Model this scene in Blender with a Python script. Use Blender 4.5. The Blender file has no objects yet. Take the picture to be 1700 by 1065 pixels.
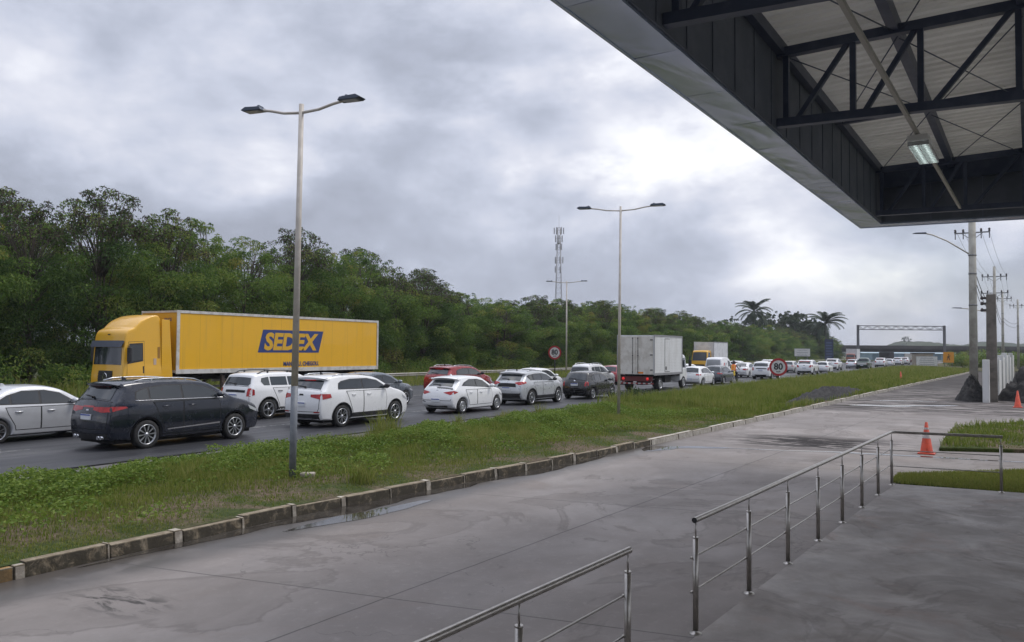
import bpy, bmesh, math, random
import numpy as np
from mathutils import Vector, Matrix
from mathutils.geometry import delaunay_2d_cdt
R = math.radians
random.seed(7); rng = np.random.default_rng(7)
sc = bpy.context.scene
COL = sc.collection

# ------------------------------------------------------------------ camera
CAM = Vector((0, 0, 2.55))
PITCH, YAW, ROLL = R(2.0575), R(31.2128), R(0.45)
fw = Vector((-math.sin(YAW)*math.cos(PITCH), math.cos(YAW)*math.cos(PITCH), math.sin(PITCH)))
rt = Vector((math.cos(YAW), math.sin(YAW), 0)); up = rt.cross(fw)
r2 = rt*math.cos(ROLL) + up*math.sin(ROLL); u2 = up*math.cos(ROLL) - rt*math.sin(ROLL)
cam = bpy.data.cameras.new('camera'); cam_o = bpy.data.objects.new('camera', cam); COL.objects.link(cam_o)
m = Matrix((r2, u2, -fw)).transposed().to_4x4(); m.translation = CAM
cam_o.matrix_world = m
cam.sensor_width = 36; cam.lens = 36*1350/1700; cam.clip_start = 0.05; cam.clip_end = 6000
sc.camera = cam_o

# ------------------------------------------------------------------ sky, sun, exposure
SUN_EL, SUN_AZ = R(56), R(48)          # azimuth: from +Y towards +X
sc.view_settings.view_transform = 'Standard'; sc.view_settings.look = 'None'
sc.view_settings.exposure = 0.20; sc.view_settings.gamma = 1.0
sc.render.engine = 'CYCLES'
sc.cycles.use_denoising = True
sc.cycles.max_bounces = 6; sc.cycles.diffuse_bounces = 3; sc.cycles.volume_bounces = 0; sc.cycles.transparent_max_bounces = 6
sc.cycles.sample_clamp_indirect = 4.0

def make_world():
    w = bpy.data.worlds.new('World'); sc.world = w; w.use_nodes = True
    nt = w.node_tree; nt.nodes.clear(); N = nt.nodes.new; L = nt.links.new
    def math_(op, a, b=None, c=None):
        n = N('ShaderNodeMath'); n.operation = op
        for i, v in enumerate((a, b, c)):
            if v is None: continue
            if isinstance(v, (int, float)): n.inputs[i].default_value = v
            else: L(v, n.inputs[i])
        return n.outputs[0]
    def smooth(v, a, b, c=0., d=1.):
        n = N('ShaderNodeMapRange'); n.interpolation_type = 'SMOOTHSTEP'; L(v, n.inputs[0])
        for i, x in enumerate((a, b, c, d)): n.inputs[i+1].default_value = x
        return n.outputs[0]
    tc = N('ShaderNodeTexCoord'); G = tc.outputs['Generated']; sep = N('ShaderNodeSeparateXYZ'); L(G, sep.inputs[0])
    z = math_('MAXIMUM', sep.outputs[2], 0.0); zd = math_('ADD', z, CLOUD_FLAT)
    cmb = N('ShaderNodeCombineXYZ')
    L(math_('DIVIDE', sep.outputs[0], zd), cmb.inputs[0]); L(math_('DIVIDE', sep.outputs[1], zd), cmb.inputs[1]); L(math_('MULTIPLY', z, 1.35), cmb.inputs[2])
    def noise(scale, det, dist, off, rough=0.55, stretch=(1,1,1)):
        mp = N('ShaderNodeMapping'); mp.inputs['Location'].default_value = off; mp.inputs['Scale'].default_value = stretch
        mp.inputs['Rotation'].default_value = (0, 0, R(31))
        L(cmb.outputs[0], mp.inputs[0])
        n = N('ShaderNodeTexNoise'); n.inputs['Scale'].default_value = scale; n.inputs['Detail'].default_value = det
        n.inputs['Distortion'].default_value = dist; n.inputs['Roughness'].default_value = rough
        L(mp.outputs[0], n.inputs['Vector']); return n.outputs['Fac']
    def near(az, el, k):      # closeness to a direction in the sky
        d = Vector((math.sin(az)*math.cos(el), math.cos(az)*math.cos(el), math.sin(el)))
        dt = N('ShaderNodeVectorMath'); dt.operation = 'DOT_PRODUCT'; L(G, dt.inputs[0]); dt.inputs[1].default_value = d
        return math_('POWER', math_('MAXIMUM', dt.outputs['Value'], 0.0), k)
    big = noise(1.0, 2, 0.0, SKY_OFF[0]); mid = noise(2.6, 9, 0.15, SKY_OFF[1], 0.60); fine = noise(6.5, 9, 0.1, (7.7, 2.2, 0), 0.6)
    v = math_('ADD', math_('MULTIPLY', big, 0.40), math_('MULTIPLY', mid, 0.60)); v = math_('ADD', v, math_('MULTIPLY', fine, 0.20))
    vo = N('ShaderNodeTexVoronoi'); vo.feature = 'SMOOTH_F1'; vo.inputs['Scale'].default_value = 3.2; vo.inputs['Detail'].default_value = 3.5; vo.inputs['Roughness'].default_value = .55; vo.inputs['Smoothness'].default_value = .35
    wv = N('ShaderNodeVectorMath'); wv.operation = 'ADD'; L(cmb.outputs[0], wv.inputs[0]); wn = N('ShaderNodeTexNoise'); wn.inputs['Scale'].default_value = 3; wn.inputs['Detail'].default_value = 5; L(cmb.outputs[0], wn.inputs['Vector'])
    ws = N('ShaderNodeVectorMath'); ws.operation = 'SCALE'; L(wn.outputs['Color'], ws.inputs[0]); ws.inputs['Scale'].default_value = .35; L(ws.outputs[0], wv.inputs[1]); L(wv.outputs[0], vo.inputs['Vector'])
    v = math_('ADD', v, math_('MULTIPLY', math_('SUBTRACT', 0.55, vo.outputs['Distance']), 0.17))
    v = math_('ADD', v, 0.02)
    pf = noise(1.7, 10, .25, (4.4, 9.1, 0), .58); v = math_('ADD', v, math_('MULTIPLY', smooth(pf, .47, .565), .085)); pf2 = noise(2.4, 10, .2, (14.4, 2.1, 0), .58); v = math_('SUBTRACT', v, math_('MULTIPLY', smooth(pf2, .50, .60), .05))
    v = math_('SUBTRACT', v, .025)
    # the sun stands behind the deck: the cloud is thinner and brighter round it and in a few breaks
    for az, el, k, a in BREAKS: v = math_('ADD', v, math_('MULTIPLY', near(az, el, k), a))
    v = math_('ADD', math_('MULTIPLY', math_('SUBTRACT', v, .56), 1.35), .565)
    rp = N('ShaderNodeValToRGB'); L(v, rp.inputs[0]); e = rp.color_ramp.elements
    e[0].position = 0.33; e[0].color = (0.335, 0.36, 0.44, 1)
    e[1].position = 0.80; e[1].color = (1.05, 1.05, 1.05, 1)
    for p, c in ((0.46, (0.43, 0.465, 0.565, 1)), (0.545, (0.545, 0.58, 0.69, 1)), (0.63, (0.68, 0.70, 0.79, 1)), (0.70, (0.83, 0.845, 0.91, 1))):
        x = e.new(p); x.color = c
    sky = N('ShaderNodeTexSky'); sky.sky_type = 'NISHITA'; sky.sun_disc = False
    sky.sun_elevation = SUN_EL; sky.sun_rotation = SUN_AZ; sky.air_density = 1.2; sky.dust_density = 1.5
    b1 = N('ShaderNodeBackground'); L(sky.outputs[0], b1.inputs[0]); b1.inputs[1].default_value = 0.09
    b2 = N('ShaderNodeBackground'); L(rp.outputs[0], b2.inputs[0])
    # an overcast sky is brightest overhead
    L(smooth(z, .40, .90, 1.0, ZENITH), b2.inputs[1])
    cov = noise(1.3, 6, 0.3, (11.3, 4.1, 0)); cr = smooth(cov, 0.34, 0.46, 0.70, 0.98)
    mx = N('ShaderNodeMixShader'); L(cr, mx.inputs[0]); L(b1.outputs[0], mx.inputs[1]); L(b2.outputs[0], mx.inputs[2])
    out = N('ShaderNodeOutputWorld'); L(mx.outputs[0], out.inputs[0])
CLOUD_FLAT = 0.9; ZENITH = 1.8; SKY_OFF = ((8.2, 3.4, 0), (8.1, 5.3, 0))
BREAKS = [(R(-23), R(13.2), 300, .11), (R(-13.5), R(8.0), 300, .10), (R(-26), R(21), 80, .07), (R(-45), R(16), 60, .03), (R(-59), R(21), 40, -.07), (R(-38), R(9.5), 90, -.05), (R(-12), R(4), 120, .03)]
make_world(); sc.world.cycles.sampling_method = 'MANUAL'; sc.world.cycles.sample_map_resolution = 512
sun = bpy.data.lights.new('sun', 'SUN'); sun.energy = 1.5; sun.angle = R(20); sun.color = (1, 0.95, 0.88)
sun_o = bpy.data.objects.new('sun', sun); COL.objects.link(sun_o)
sdir = Vector((math.sin(SUN_AZ)*math.cos(SUN_EL), math.cos(SUN_AZ)*math.cos(SUN_EL), math.sin(SUN_EL)))
sun_o.rotation_euler = sdir.to_track_quat('Z', 'Y').to_euler(); sun_o.location = (0, 0, 60)

# ------------------------------------------------------------------ helpers: materials
class NT:
    def __init__(s, name):
        s.m = bpy.data.materials.new(name); s.m.use_nodes = True; s.nt = s.m.node_tree
        s.b = s.nt.nodes['Principled BSDF']; s.tc = None
    def N(s, t, **k):
        n = s.nt.nodes.new(t)
        for a, v in k.items(): setattr(n, a, v)
        return n
    def L(s, a, b): s.nt.links.new(a, b)
    def co(s, kind='Object'):
        if s.tc is None: s.tc = s.N('ShaderNodeTexCoord')
        return s.tc.outputs[kind]
    def noise(s, scale, det=5, rough=.55, dist=0., stretch=(1, 1, 1), kind='Object', off=(0, 0, 0)):
        mp = s.N('ShaderNodeMapping'); mp.inputs['Scale'].default_value = stretch; mp.inputs['Location'].default_value = off
        s.L(s.co(kind), mp.inputs[0])
        n = s.N('ShaderNodeTexNoise'); s.L(mp.outputs[0], n.inputs['Vector'])
        n.inputs['Scale'].default_value = scale; n.inputs['Detail'].default_value = det
        n.inputs['Roughness'].default_value = rough; n.inputs['Distortion'].default_value = dist
        return n.outputs['Fac']
    def rng(s, v, a, b, c=0., d=1., smooth=True):
        n = s.N('ShaderNodeMapRange'); n.interpolation_type = 'SMOOTHSTEP' if smooth else 'LINEAR'
        s.L(v, n.inputs[0])
        for i, x in enumerate((a, b, c, d)): n.inputs[i+1].default_value = x
        return n.outputs[0]
    def math(s, op, a, b=None):
        n = s.N('ShaderNodeMath', operation=op)
        for i, v in enumerate((a, b)):
            if v is None: continue
            if isinstance(v, (int, float)): n.inputs[i].default_value = v
            else: s.L(v, n.inputs[i])
        return n.outputs[0]
    def mix(s, f, a, b):
        n = s.N('ShaderNodeMix', data_type='RGBA')
        for i, v in ((0, f), (6, a), (7, b)):
            if isinstance(v, (tuple, list)): n.inputs[i].default_value = (*v[:3], 1)
            elif isinstance(v, (int, float)): n.inputs[i].default_value = v
            else: s.L(v, n.inputs[i])
        return n.outputs[2]
    def bump(s, h, st=.3, dist=.02):
        n = s.N('ShaderNodeBump'); s.L(h, n.inputs['Height']); n.inputs['Strength'].default_value = st
        n.inputs['Distance'].default_value = dist; s.L(n.outputs[0], s.b.inputs['Normal'])
    def set(s, **k):
        names = dict(col='Base Color', rough='Roughness', metal='Metallic', spec='Specular IOR Level', coat='Coat Weight',
                     coatr='Coat Roughness', emit='Emission Color', es='Emission Strength', alpha='Alpha', trans='Transmission Weight', ior='IOR')
        for a, v in k.items():
            i = s.b.inputs[names[a]]
            if isinstance(v, (tuple, list)): i.default_value = (*v[:3], 1)
            elif isinstance(v, (int, float)): i.default_value = v
            else: s.L(v, i)
        return s

_mc = {}
def mat(name, col, rough=.6, metal=0., c2=None, ns=4., lo=.42, hi=.62, bump=0., bs=30., coat=0., spec=.5, emit=0., stretch=(1, 1, 1)):
    if name in _mc: return _mc[name]
    t = NT(name)
    if c2 is not None:
        f = t.rng(t.noise(ns, 6, .6, .2, stretch), lo, hi); t.set(col=t.mix(f, col, c2))
    else: t.set(col=col)
    t.set(rough=rough, metal=metal, coat=coat, spec=spec, coatr=.04)
    if bump: t.bump(t.noise(bs, 4), bump)
    if emit: t.set(emit=col, es=emit)
    _mc[name] = t.m; return t.m

def paint(name, col, metal=0., rough=.32):
    k = 'paint_' + name
    if k in _mc: return _mc[k]
    t = NT(k)
    # road film: a thin dusty veil, stronger low on the bodywork, in irregular patches
    dust = t.rng(t.noise(3.0, 5, .6, .3), .45, .8, 0., .16)
    t.set(col=t.mix(dust, col, tuple(.75*c + .03 for c in col)), rough=t.rng(t.noise(6, 4), .3, .7, rough-.06, rough+.08), metal=metal, coat=.8, coatr=.05)
    _mc[k] = t.m; return t.m

# ------------------------------------------------------------------ helpers: meshes
class MB:
    def __init__(s): s.v = []; s.f = []; s.mi = []; s.sm = []
    def add(s, vs, fs, mi=0, smooth=False):
        b = len(s.v); s.v.extend(tuple(map(float, v)) for v in vs)
        for f in fs: s.f.append(tuple(b+i for i in f)); s.mi.append(mi); s.sm.append(smooth)
        return s
    def box(s, x0, x1, y0, y1, z0, z1, mi=0):
        return s.hexa([(x0,y0,z0),(x1,y0,z0),(x1,y1,z0),(x0,y1,z0),(x0,y0,z1),(x1,y0,z1),(x1,y1,z1),(x0,y1,z1)], mi)
    def hexa(s, p, mi=0):
        return s.add(p, [(0,3,2,1),(4,5,6,7),(0,1,5,4),(1,2,6,5),(2,3,7,6),(3,0,4,7)], mi)
    def beam(s, a, b, w, h, mi=0, upv=(0, 0, 1)):
        a = Vector(a); b = Vector(b); d = (b-a).normalized(); u = Vector(upv)
        if abs(d.dot(u)) > .98: u = Vector((1, 0, 0))
        x = d.cross(u).normalized(); y = x.cross(d).normalized()
        ps = []
        for p in (a, b):
            for sx, sy in ((-1, -1), (1, -1), (1, 1), (-1, 1)): ps.append(p + x*sx*w/2 + y*sy*h/2)
        return s.hexa(ps, mi)
    def tube(s, pts, rad, n=8, mi=0, caps=True, smooth=True):
        pts = [Vector(p) for p in pts]; k = len(pts)
        rr = rad if isinstance(rad, (list, tuple)) else [rad]*k
        vs = []; ref = None
        for i, p in enumerate(pts):
            d = (pts[min(i+1, k-1)] - pts[max(i-1, 0)]).normalized()
            if ref is None: ref = Vector((0, 0, 1)) if abs(d.z) < .9 else Vector((1, 0, 0))
            x = d.cross(ref).normalized(); y = x.cross(d).normalized(); ref = y
            for j in range(n):
                a = 2*math.pi*j/n; vs.append(p + (x*math.cos(a) + y*math.sin(a))*rr[i])
        fs = [(i*n+j, i*n+(j+1) % n, (i+1)*n+(j+1) % n, (i+1)*n+j) for i in range(k-1) for j in range(n)]
        s.add(vs, fs, mi, smooth)
        if caps:
            b = len(s.v) - k*n
            s.f.append(tuple(b+j for j in reversed(range(n)))); s.mi.append(mi); s.sm.append(False)
            s.f.append(tuple(b+(k-1)*n+j for j in range(n))); s.mi.append(mi); s.sm.append(False)
        return s
    def lathe(s, prof, n=24, mi=0, axis='z', c=(0, 0, 0), smooth=True):
        vs = []
        for (r, h) in prof:
            for j in range(n):
                a = 2*math.pi*j/n; x, y = r*math.cos(a), r*math.sin(a)
                v = {'z': (x, y, h), 'y': (x, h, y), 'x': (h, x, y)}[axis]
                vs.append((v[0]+c[0], v[1]+c[1], v[2]+c[2]))
        k = len(prof)
        return s.add(vs, [(i*n+j, i*n+(j+1) % n, (i+1)*n+(j+1) % n, (i+1)*n+j) for i in range(k-1) for j in range(n)], mi, smooth)
    def prism(s, poly, axis, a, b, mi=0):
        n = len(poly)
        def P(u, v, w): return {'x': (w, u, v), 'y': (u, w, v), 'z': (u, v, w)}[axis]
        vs = [P(u, v, a) for u, v in poly] + [P(u, v, b) for u, v in poly]
        return s.add(vs, [tuple(range(n))[::-1], tuple(range(n, 2*n))] + [(i, (i+1) % n, n+(i+1) % n, n+i) for i in range(n)], mi)
    def build(s, name, mats, parent=None, bevel=0., seg=2, fix=True, sharp=None):
        me = bpy.data.meshes.new(name); me.from_pydata(s.v, [], s.f)
        for mt in (mats if isinstance(mats, (list, tuple)) else [mats]): me.materials.append(mt)
        me.polygons.foreach_set('material_index', s.mi); me.polygons.foreach_set('use_smooth', s.sm)
        if bevel or fix:
            bm = bmesh.new(); bm.from_mesh(me)
            if fix: bmesh.ops.recalc_face_normals(bm, faces=bm.faces)
            if bevel:
                ed = [e for e in bm.edges if len(e.link_faces) == 2 and e.calc_face_angle() > .5]
                bmesh.ops.bevel(bm, geom=ed, offset=bevel, segments=seg, affect='EDGES', profile=.5, clamp_overlap=True)
            bm.to_mesh(me); bm.free()
        if sharp: me.set_sharp_from_angle(angle=R(sharp))
        return link(name, me, parent)

def link(name, data, parent=None, loc=(0, 0, 0), rz=0.):
    o = bpy.data.objects.new(name, data); COL.objects.link(o); o.parent = parent
    o.location = loc; o.rotation_euler = (0, 0, rz); return o
def tag(o, label, cat, group=None):
    o['label'] = label; o['category'] = cat
    if group: o['group'] = group
    return o
def thing(name, label, cat, loc=(0, 0, 0), rz=0., group=None):
    return tag(link(name, None, None, loc, rz), label, cat, group)
def struct(o, kind='structure'): o['kind'] = kind; return o
def dup(root, loc, rz, label=None, group=None, scale=None):
    def cp(o, par):
        c = o.copy(); COL.objects.link(c); c.parent = par
        for ch in o.children: cp(ch, c)
        return c
    r = cp(root, None); r.location = loc; r.rotation_euler = (0, 0, rz)
    if label: r['label'] = label
    if group: r['group'] = group
    if scale: r.scale = scale
    return r
def text_mesh(name, body, size, mt, parent, matrix, offset=0., shear=0., ext=.002, sx=1., align='CENTER', res=3, fit=None):
    cu = bpy.data.curves.new(name, 'FONT'); cu.body = body; cu.size = size; cu.offset = offset; cu.shear = shear
    cu.extrude = ext; cu.align_x = align; cu.align_y = 'CENTER'; cu.resolution_u = res
    t = bpy.data.objects.new(name, cu); COL.objects.link(t)
    dg = bpy.context.evaluated_depsgraph_get(); me = bpy.data.meshes.new_from_object(t.evaluated_get(dg))
    bpy.data.objects.remove(t); me.materials.clear(); me.materials.append(mt)
    if fit:
        xs = [v.co.x for v in me.vertices]; ys = [v.co.y for v in me.vertices]; kx = fit[0]/(max(xs)-min(xs)); ky = fit[1]/(max(ys)-min(ys))
        me.transform(Matrix.Diagonal((kx, ky, 1, 1)) @ Matrix.Translation((-(max(xs)+min(xs))/2, -(max(ys)+min(ys))/2, 0)))
    else: me.transform(Matrix.Diagonal((sx, 1, 1, 1)))
    me.transform(matrix)
    return link(name, me, parent)
def np_mesh(name, V, F, mats, parent=None, mi=None, smooth=False, attr=None):
    """V (n,3), F (m,k) with equal face size"""
    me = bpy.data.meshes.new(name); k = F.shape[1]
    me.vertices.add(len(V)); me.vertices.foreach_set('co', V.astype(np.float32).ravel())
    me.loops.add(F.size); me.loops.foreach_set('vertex_index', F.astype(np.int32).ravel())
    me.polygons.add(len(F)); me.polygons.foreach_set('loop_start', np.arange(0, F.size, k, dtype=np.int32))
    for mt in (mats if isinstance(mats, (list, tuple)) else [mats]): me.materials.append(mt)
    if mi is not None: me.polygons.foreach_set('material_index', mi.astype(np.int32))
    if smooth: me.polygons.foreach_set('use_smooth', np.ones(len(F), bool))
    if attr is not None:
        a = me.attributes.new('tone', 'FLOAT', 'FACE'); a.data.foreach_set('value', attr.astype(np.float32))
    me.update(calc_edges=True); me.validate()
    return link(name, me, parent)

# ------------------------------------------------------------------ common materials
STEEL_DK = mat('dark_blue_grey_steel', (.056, .074, .122), .45, .05, (.078, .098, .150), 3, bump=.05)
BLACKPL = mat('black_plastic', (.016, .016, .018), .55, 0, (.03, .03, .032), 5)
RUBBER = mat('tyre_rubber', (.014, .014, .015), .8, 0, (.03, .029, .028), 7, bump=.1)
GLASS = mat('dark_tinted_glass', (.020, .026, .031), .04, 0, spec=.7, coat=.3)
GLASS2 = mat('grey_tinted_glass', (.035, .045, .05), .05, 0, spec=.7, coat=.3)
CHROME = mat('chrome', (.6, .6, .62), .15, 1.)
ALLOY = mat('silver_alloy', (.55, .56, .58), .3, .9, (.42, .43, .45), 8)
ALLOY_DK = mat('dark_alloy', (.05, .05, .055), .4, .6)
RED_LENS = mat('red_lens', (.42, .012, .012), .15, 0, (.28, .008, .01), 9, coat=.5)
RED_LIT = mat('lit_brake_lamp', (.75, .03, .03), .2, 0, emit=.35)
WHITE_LENS = mat('clear_lens', (.6, .62, .66), .1, .3, coat=.5)
AMBER = mat('amber_lens', (.7, .22, .02), .2)
PLATE = mat('plate_white', (.62, .64, .66), .4)
PLATE_BL = mat('plate_blue', (.02, .06, .32), .4)
SEAM = mat('shut_line', (.012, .012, .013), .8)
UNDER = mat('underbody_black', (.012, .012, .012), .9)

# ------------------------------------------------------------------ car builder
def hermite(pts, n=5, ten=.75):
    P = [np.array(p, float) for p in pts]; out = []
    for i in range(len(P)-1):
        p1, p2 = P[i], P[i+1]
        a = P[i-1] if i else p1; b = P[i+2] if i+2 < len(P) else p2
        d = np.linalg.norm(p2-p1)
        def tang(q0, q1, q2):
            v = q2-q0; l = np.linalg.norm(v); return v/l if l > 1e-9 else v
        t1 = tang(a, p1, p2)*d*ten; t2 = tang(p1, p2, b)*d*ten
        for j in range(n):
            t = j/n
            out.append((2*t**3-3*t*t+1)*p1 + (t**3-2*t*t+t)*t1 + (-2*t**3+3*t*t)*p2 + (t**3-t*t)*t2)
    out.append(P[-1]); return out
def clip_x(poly, x0, x1):
    def half(pl, f, xi):
        out = []
        for i in range(len(pl)):
            a, b = pl[i], pl[(i+1) % len(pl)]; fa, fb = f(a), f(b)
            if fa: out.append(a)
            if fa != fb:
                t = (xi-a[0])/(b[0]-a[0]); out.append((xi, a[1]+t*(b[1]-a[1])))
        return out
    return half(half(poly, lambda p: p[0] >= x0, x0), lambda p: p[0] <= x1, x1)
def inset_poly(poly, d):
    P = [np.array(p, float) for p in poly]; n = len(P)
    A = sum(P[i][0]*P[(i+1) % n][1]-P[(i+1) % n][0]*P[i][1] for i in range(n)); sg = 1 if A > 0 else -1
    out = []
    for i in range(n):
        e1 = P[i]-P[i-1]; e2 = P[(i+1) % n]-P[i]
        l1 = np.linalg.norm(e1) or 1e-9; l2 = np.linalg.norm(e2) or 1e-9
        n1 = np.array((-e1[1], e1[0]))/l1*sg; n2 = np.array((-e2[1], e2[0]))/l2*sg
        v = n1+n2; q = max(v.dot(v), .6); out.append(tuple(P[i]+v*2*d/q))
    return out
def resample(poly, h):
    out = []
    for i in range(len(poly)):
        a = np.array(poly[i]); b = np.array(poly[(i+1) % len(poly)])
        k = max(1, int(math.ceil(np.linalg.norm(b-a)/h)))
        for j in range(k): out.append(tuple(a+(b-a)*j/k))
    return out
def cdt(poly, h):
    P = resample(poly, h); n = len(P)
    xs = [p[0] for p in P]; ys = [p[1] for p in P]
    A = np.array(P); pts = list(P)
    gx = np.arange(min(xs)+h*.5, max(xs), h); gy = np.arange(min(ys)+h*.5, max(ys), h)
    B = np.roll(A, -1, 0)
    for x in gx:
        for y in gy:
            cr = ((A[:, 1] > y) != (B[:, 1] > y))
            with np.errstate(divide='ignore', invalid='ignore'):
                xi = (B[:, 0]-A[:, 0])*(y-A[:, 1])/(B[:, 1]-A[:, 1])+A[:, 0]
            if (cr & (x < xi)).sum() % 2 and np.min((A[:, 0]-x)**2+(A[:, 1]-y)**2) > (h*.45)**2: pts.append((x, y))
    r = delaunay_2d_cdt([Vector(p) for p in pts], [(i, (i+1) % n) for i in range(n)], [], 1, 1e-6)
    return [tuple(v) for v in r[0]], [tuple(f) for f in r[2]]

class Car:
    """body = side silhouette + half-width field; every panel, lamp and window is laid onto that surface"""
    def __init__(s, sp):
        s.sp = sp; W, zs = sp['W'], sp.get('sill', .22); s.r = sp.get('round', .07)
        top = hermite(sp['prof'], 5, .8)
        zs0 = zs; bot = []; Ra = sp.get('Ra', sp['Rw']*1.13)
        if sp['Rw'] > 0:
            for xa in (sp['xf'], sp['xr']):
                dz = zs-sp['Rw']; a0 = math.asin(max(-1, min(1, dz/Ra)))
                for j in range(15):
                    a = a0 + (math.pi-2*a0)*j/14
                    bot.append((xa+Ra*math.cos(a), sp['Rw']+Ra*math.sin(a)))
        O = [tuple(p) for p in top] + bot
        s.ntop = len(top); s.O = np.array(O)
        P = s.O; n = len(P)
        e = np.roll(P, -1, 0)-P; l = np.linalg.norm(e, axis=1, keepdims=True); e = e/np.maximum(l, 1e-9)
        A = np.sum(P[:, 0]*np.roll(P[:, 1], -1)-np.roll(P[:, 0], -1)*P[:, 1]); sg = -1 if A > 0 else 1
        nn = np.stack((-e[:, 1], e[:, 0]), 1)*sg      # outward
        v = nn+np.roll(nn, 1, 0); s.nrm = v/np.maximum(np.linalg.norm(v, axis=1, keepdims=True), 1e-9)
        zi = int(np.argmax(P[:s.ntop, 1])); s.apex = zi
        s.Lx = max(p[0] for p in sp['prof'])
    def F(s, x, z):
        sp = s.sp; x = np.asarray(x, float); z = np.asarray(z, float)
        hw = np.full(np.broadcast(x, z).shape, sp['W']/2)
        zb = sp['belt']
        t = np.clip((zb*.62 - z)/(zb*.62), 0, 1); hw = hw - .09*t**2
        t = np.clip((z-zb*.62)/(zb*.38), 0, 1); hw = hw - .025*t**2
        t = np.clip(z-zb, 0, None); hw = hw - np.minimum(t, .03)*.5 - t*sp.get('tumble', .36)
        tr, tf = sp.get('tr', .13), sp.get('tf', .2)
        a = np.clip((1.0-x)/1.0, 0, 1); hw = hw - tr*a**2.2
        b = np.clip((x-(s.Lx-1.25))/1.25, 0, 1); hw = hw - tf*b**2.4
        return hw
    def bulge(s, n):
        return s.sp.get('bow', .07)*np.abs(n[..., 0])*(n[..., 1] > -.6) + s.sp.get('crown', .03)*np.clip(n[..., 1], 0, 1)
    def body(s, mt, parent, h=.12):
        O, nr, r = s.O, s.nrm, s.r; n = len(O); m = 12
        ss = np.linspace(-1, 1, m+1); Fe = s.F(O[:, 0], O[:, 1])-r; bl = s.bulge(nr)
        V = []
        for q in ss:
            f = (1-q*q); V += list(np.stack((O[:, 0]+nr[:, 0]*bl*f, Fe*q, O[:, 1]+nr[:, 1]*bl*f), 1))
        F = []
        for j in range(m):
            for i in range(n): F.append((j*n+i, j*n+(i+1) % n, (j+1)*n+(i+1) % n, (j+1)*n+i))
        K = 4
        for sg, base in ((-1, 0), (1, m*n)):
            prev = [base+i for i in range(n)]
            for k in range(1, K+1):
                a = math.pi/2*k/K; d = r*(1-math.cos(a)); p = O-nr*d
                y = sg*(s.F(p[:, 0], p[:, 1])-r*(1-math.sin(a)))
                b = len(V); V += list(np.stack((p[:, 0], y, p[:, 1]), 1)); cur = list(range(b, b+n))
                for i in range(n): F.append((prev[i], prev[(i+1) % n], cur[(i+1) % n], cur[i]))
                prev = cur; ring = p
            vs, fs = cdt([tuple(q) for q in ring], h)
            A = np.array(vs); b = len(V); V += list(np.stack((A[:, 0], sg*s.F(A[:, 0], A[:, 1]), A[:, 1]), 1))
            F += [tuple(b+i for i in f) for f in fs]
        me = bpy.data.meshes.new('body'); me.from_pydata([tuple(v) for v in V], [], F); me.materials.append(mt)
        bm = bmesh.new(); bm.from_mesh(me); bmesh.ops.remove_doubles(bm, verts=bm.verts, dist=2e-4)
        bmesh.ops.recalc_face_normals(bm, faces=bm.faces); bm.to_mesh(me); bm.free()
        me.polygons.foreach_set('use_smooth', [True]*len(me.polygons)); me.set_sharp_from_angle(angle=R(50))
        return link('body', me, parent)
    def side(s, sg):
        O = s.O; B = np.roll(O, -1, 0); r = s.r
        def f(u, v):
            e = B-O; w = np.array((u, v))-O
            t = np.clip((w*e).sum(1)/np.maximum((e*e).sum(1), 1e-9), 0, 1)
            d = np.sqrt((((O+e*t[:, None])-np.array((u, v)))**2).sum(1).min())
            y = float(s.F(u, v))
            if d < r: y -= r*(1-math.sqrt(max(0, 1-(1-d/r)**2)))
            return np.array((u, sg*y, v))
        f.out = np.array((0, sg, 0)); return f
    def end(s, front):
        O, nr, r = s.O, s.nrm, s.r
        idx = list(range(s.apex, s.ntop)) if front else list(range(s.apex, -1, -1))   # top -> bottom
        zz = O[idx, 1]; keep = [0]
        for i in range(1, len(idx)):
            if zz[i] < zz[keep[-1]]-1e-4: keep.append(i)
        idx = [idx[k] for k in keep]; zz = O[idx, 1]
        def f(u, v):     # u = y, v = z
            x = np.interp(-v, -zz, O[idx, 0]); nx = np.interp(-v, -zz, nr[idx, 0]); nz = np.interp(-v, -zz, nr[idx, 1])
            nn = np.array((nx, nz)); nn /= np.linalg.norm(nn)+1e-9
            Fy = float(s.F(x, v)); e = Fy-r; bl = float(s.bulge(nn))
            au = abs(u)
            if au <= e:
                q = 1-(au/e)**2; return np.array((x+nn[0]*bl*q, u, v+nn[1]*bl*q))
            sa = min(1., (au-e)/r); d = r*(1-math.sqrt(1-sa*sa))
            return np.array((x-nn[0]*d, math.copysign(min(au, Fy), u), v-nn[1]*d))
        f.out = np.array((1. if front else -1., 0, .35)); return f
    def patch(s, name, fn, poly, mt, parent, off=.005, h=.1, mb=None):
        vs, fs = cdt(poly, h); P = []; e = .004
        for (u, v) in vs:
            p = fn(u, v); a = fn(u+e, v)-fn(u-e, v); b = fn(u, v+e)-fn(u, v-e); n = np.cross(a, b); n /= np.linalg.norm(n)+1e-12
            if n.dot(fn.out) < 0: n = -n
            P.append(p+n*off)
        P = np.array(P); F = []
        for f in fs:
            nn = np.cross(P[f[1]]-P[f[0]], P[f[2]]-P[f[0]])
            F.append(f if nn.dot(fn.out) > 0 else f[::-1])
        if mb is not None: mb[0].add(P, F, mb[1], True); return
        me = bpy.data.meshes.new(name); me.from_pydata([tuple(p) for p in P], [], F); me.materials.append(mt)
        me.polygons.foreach_set('use_smooth', [True]*len(F))
        return link(name, me, parent)

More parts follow.
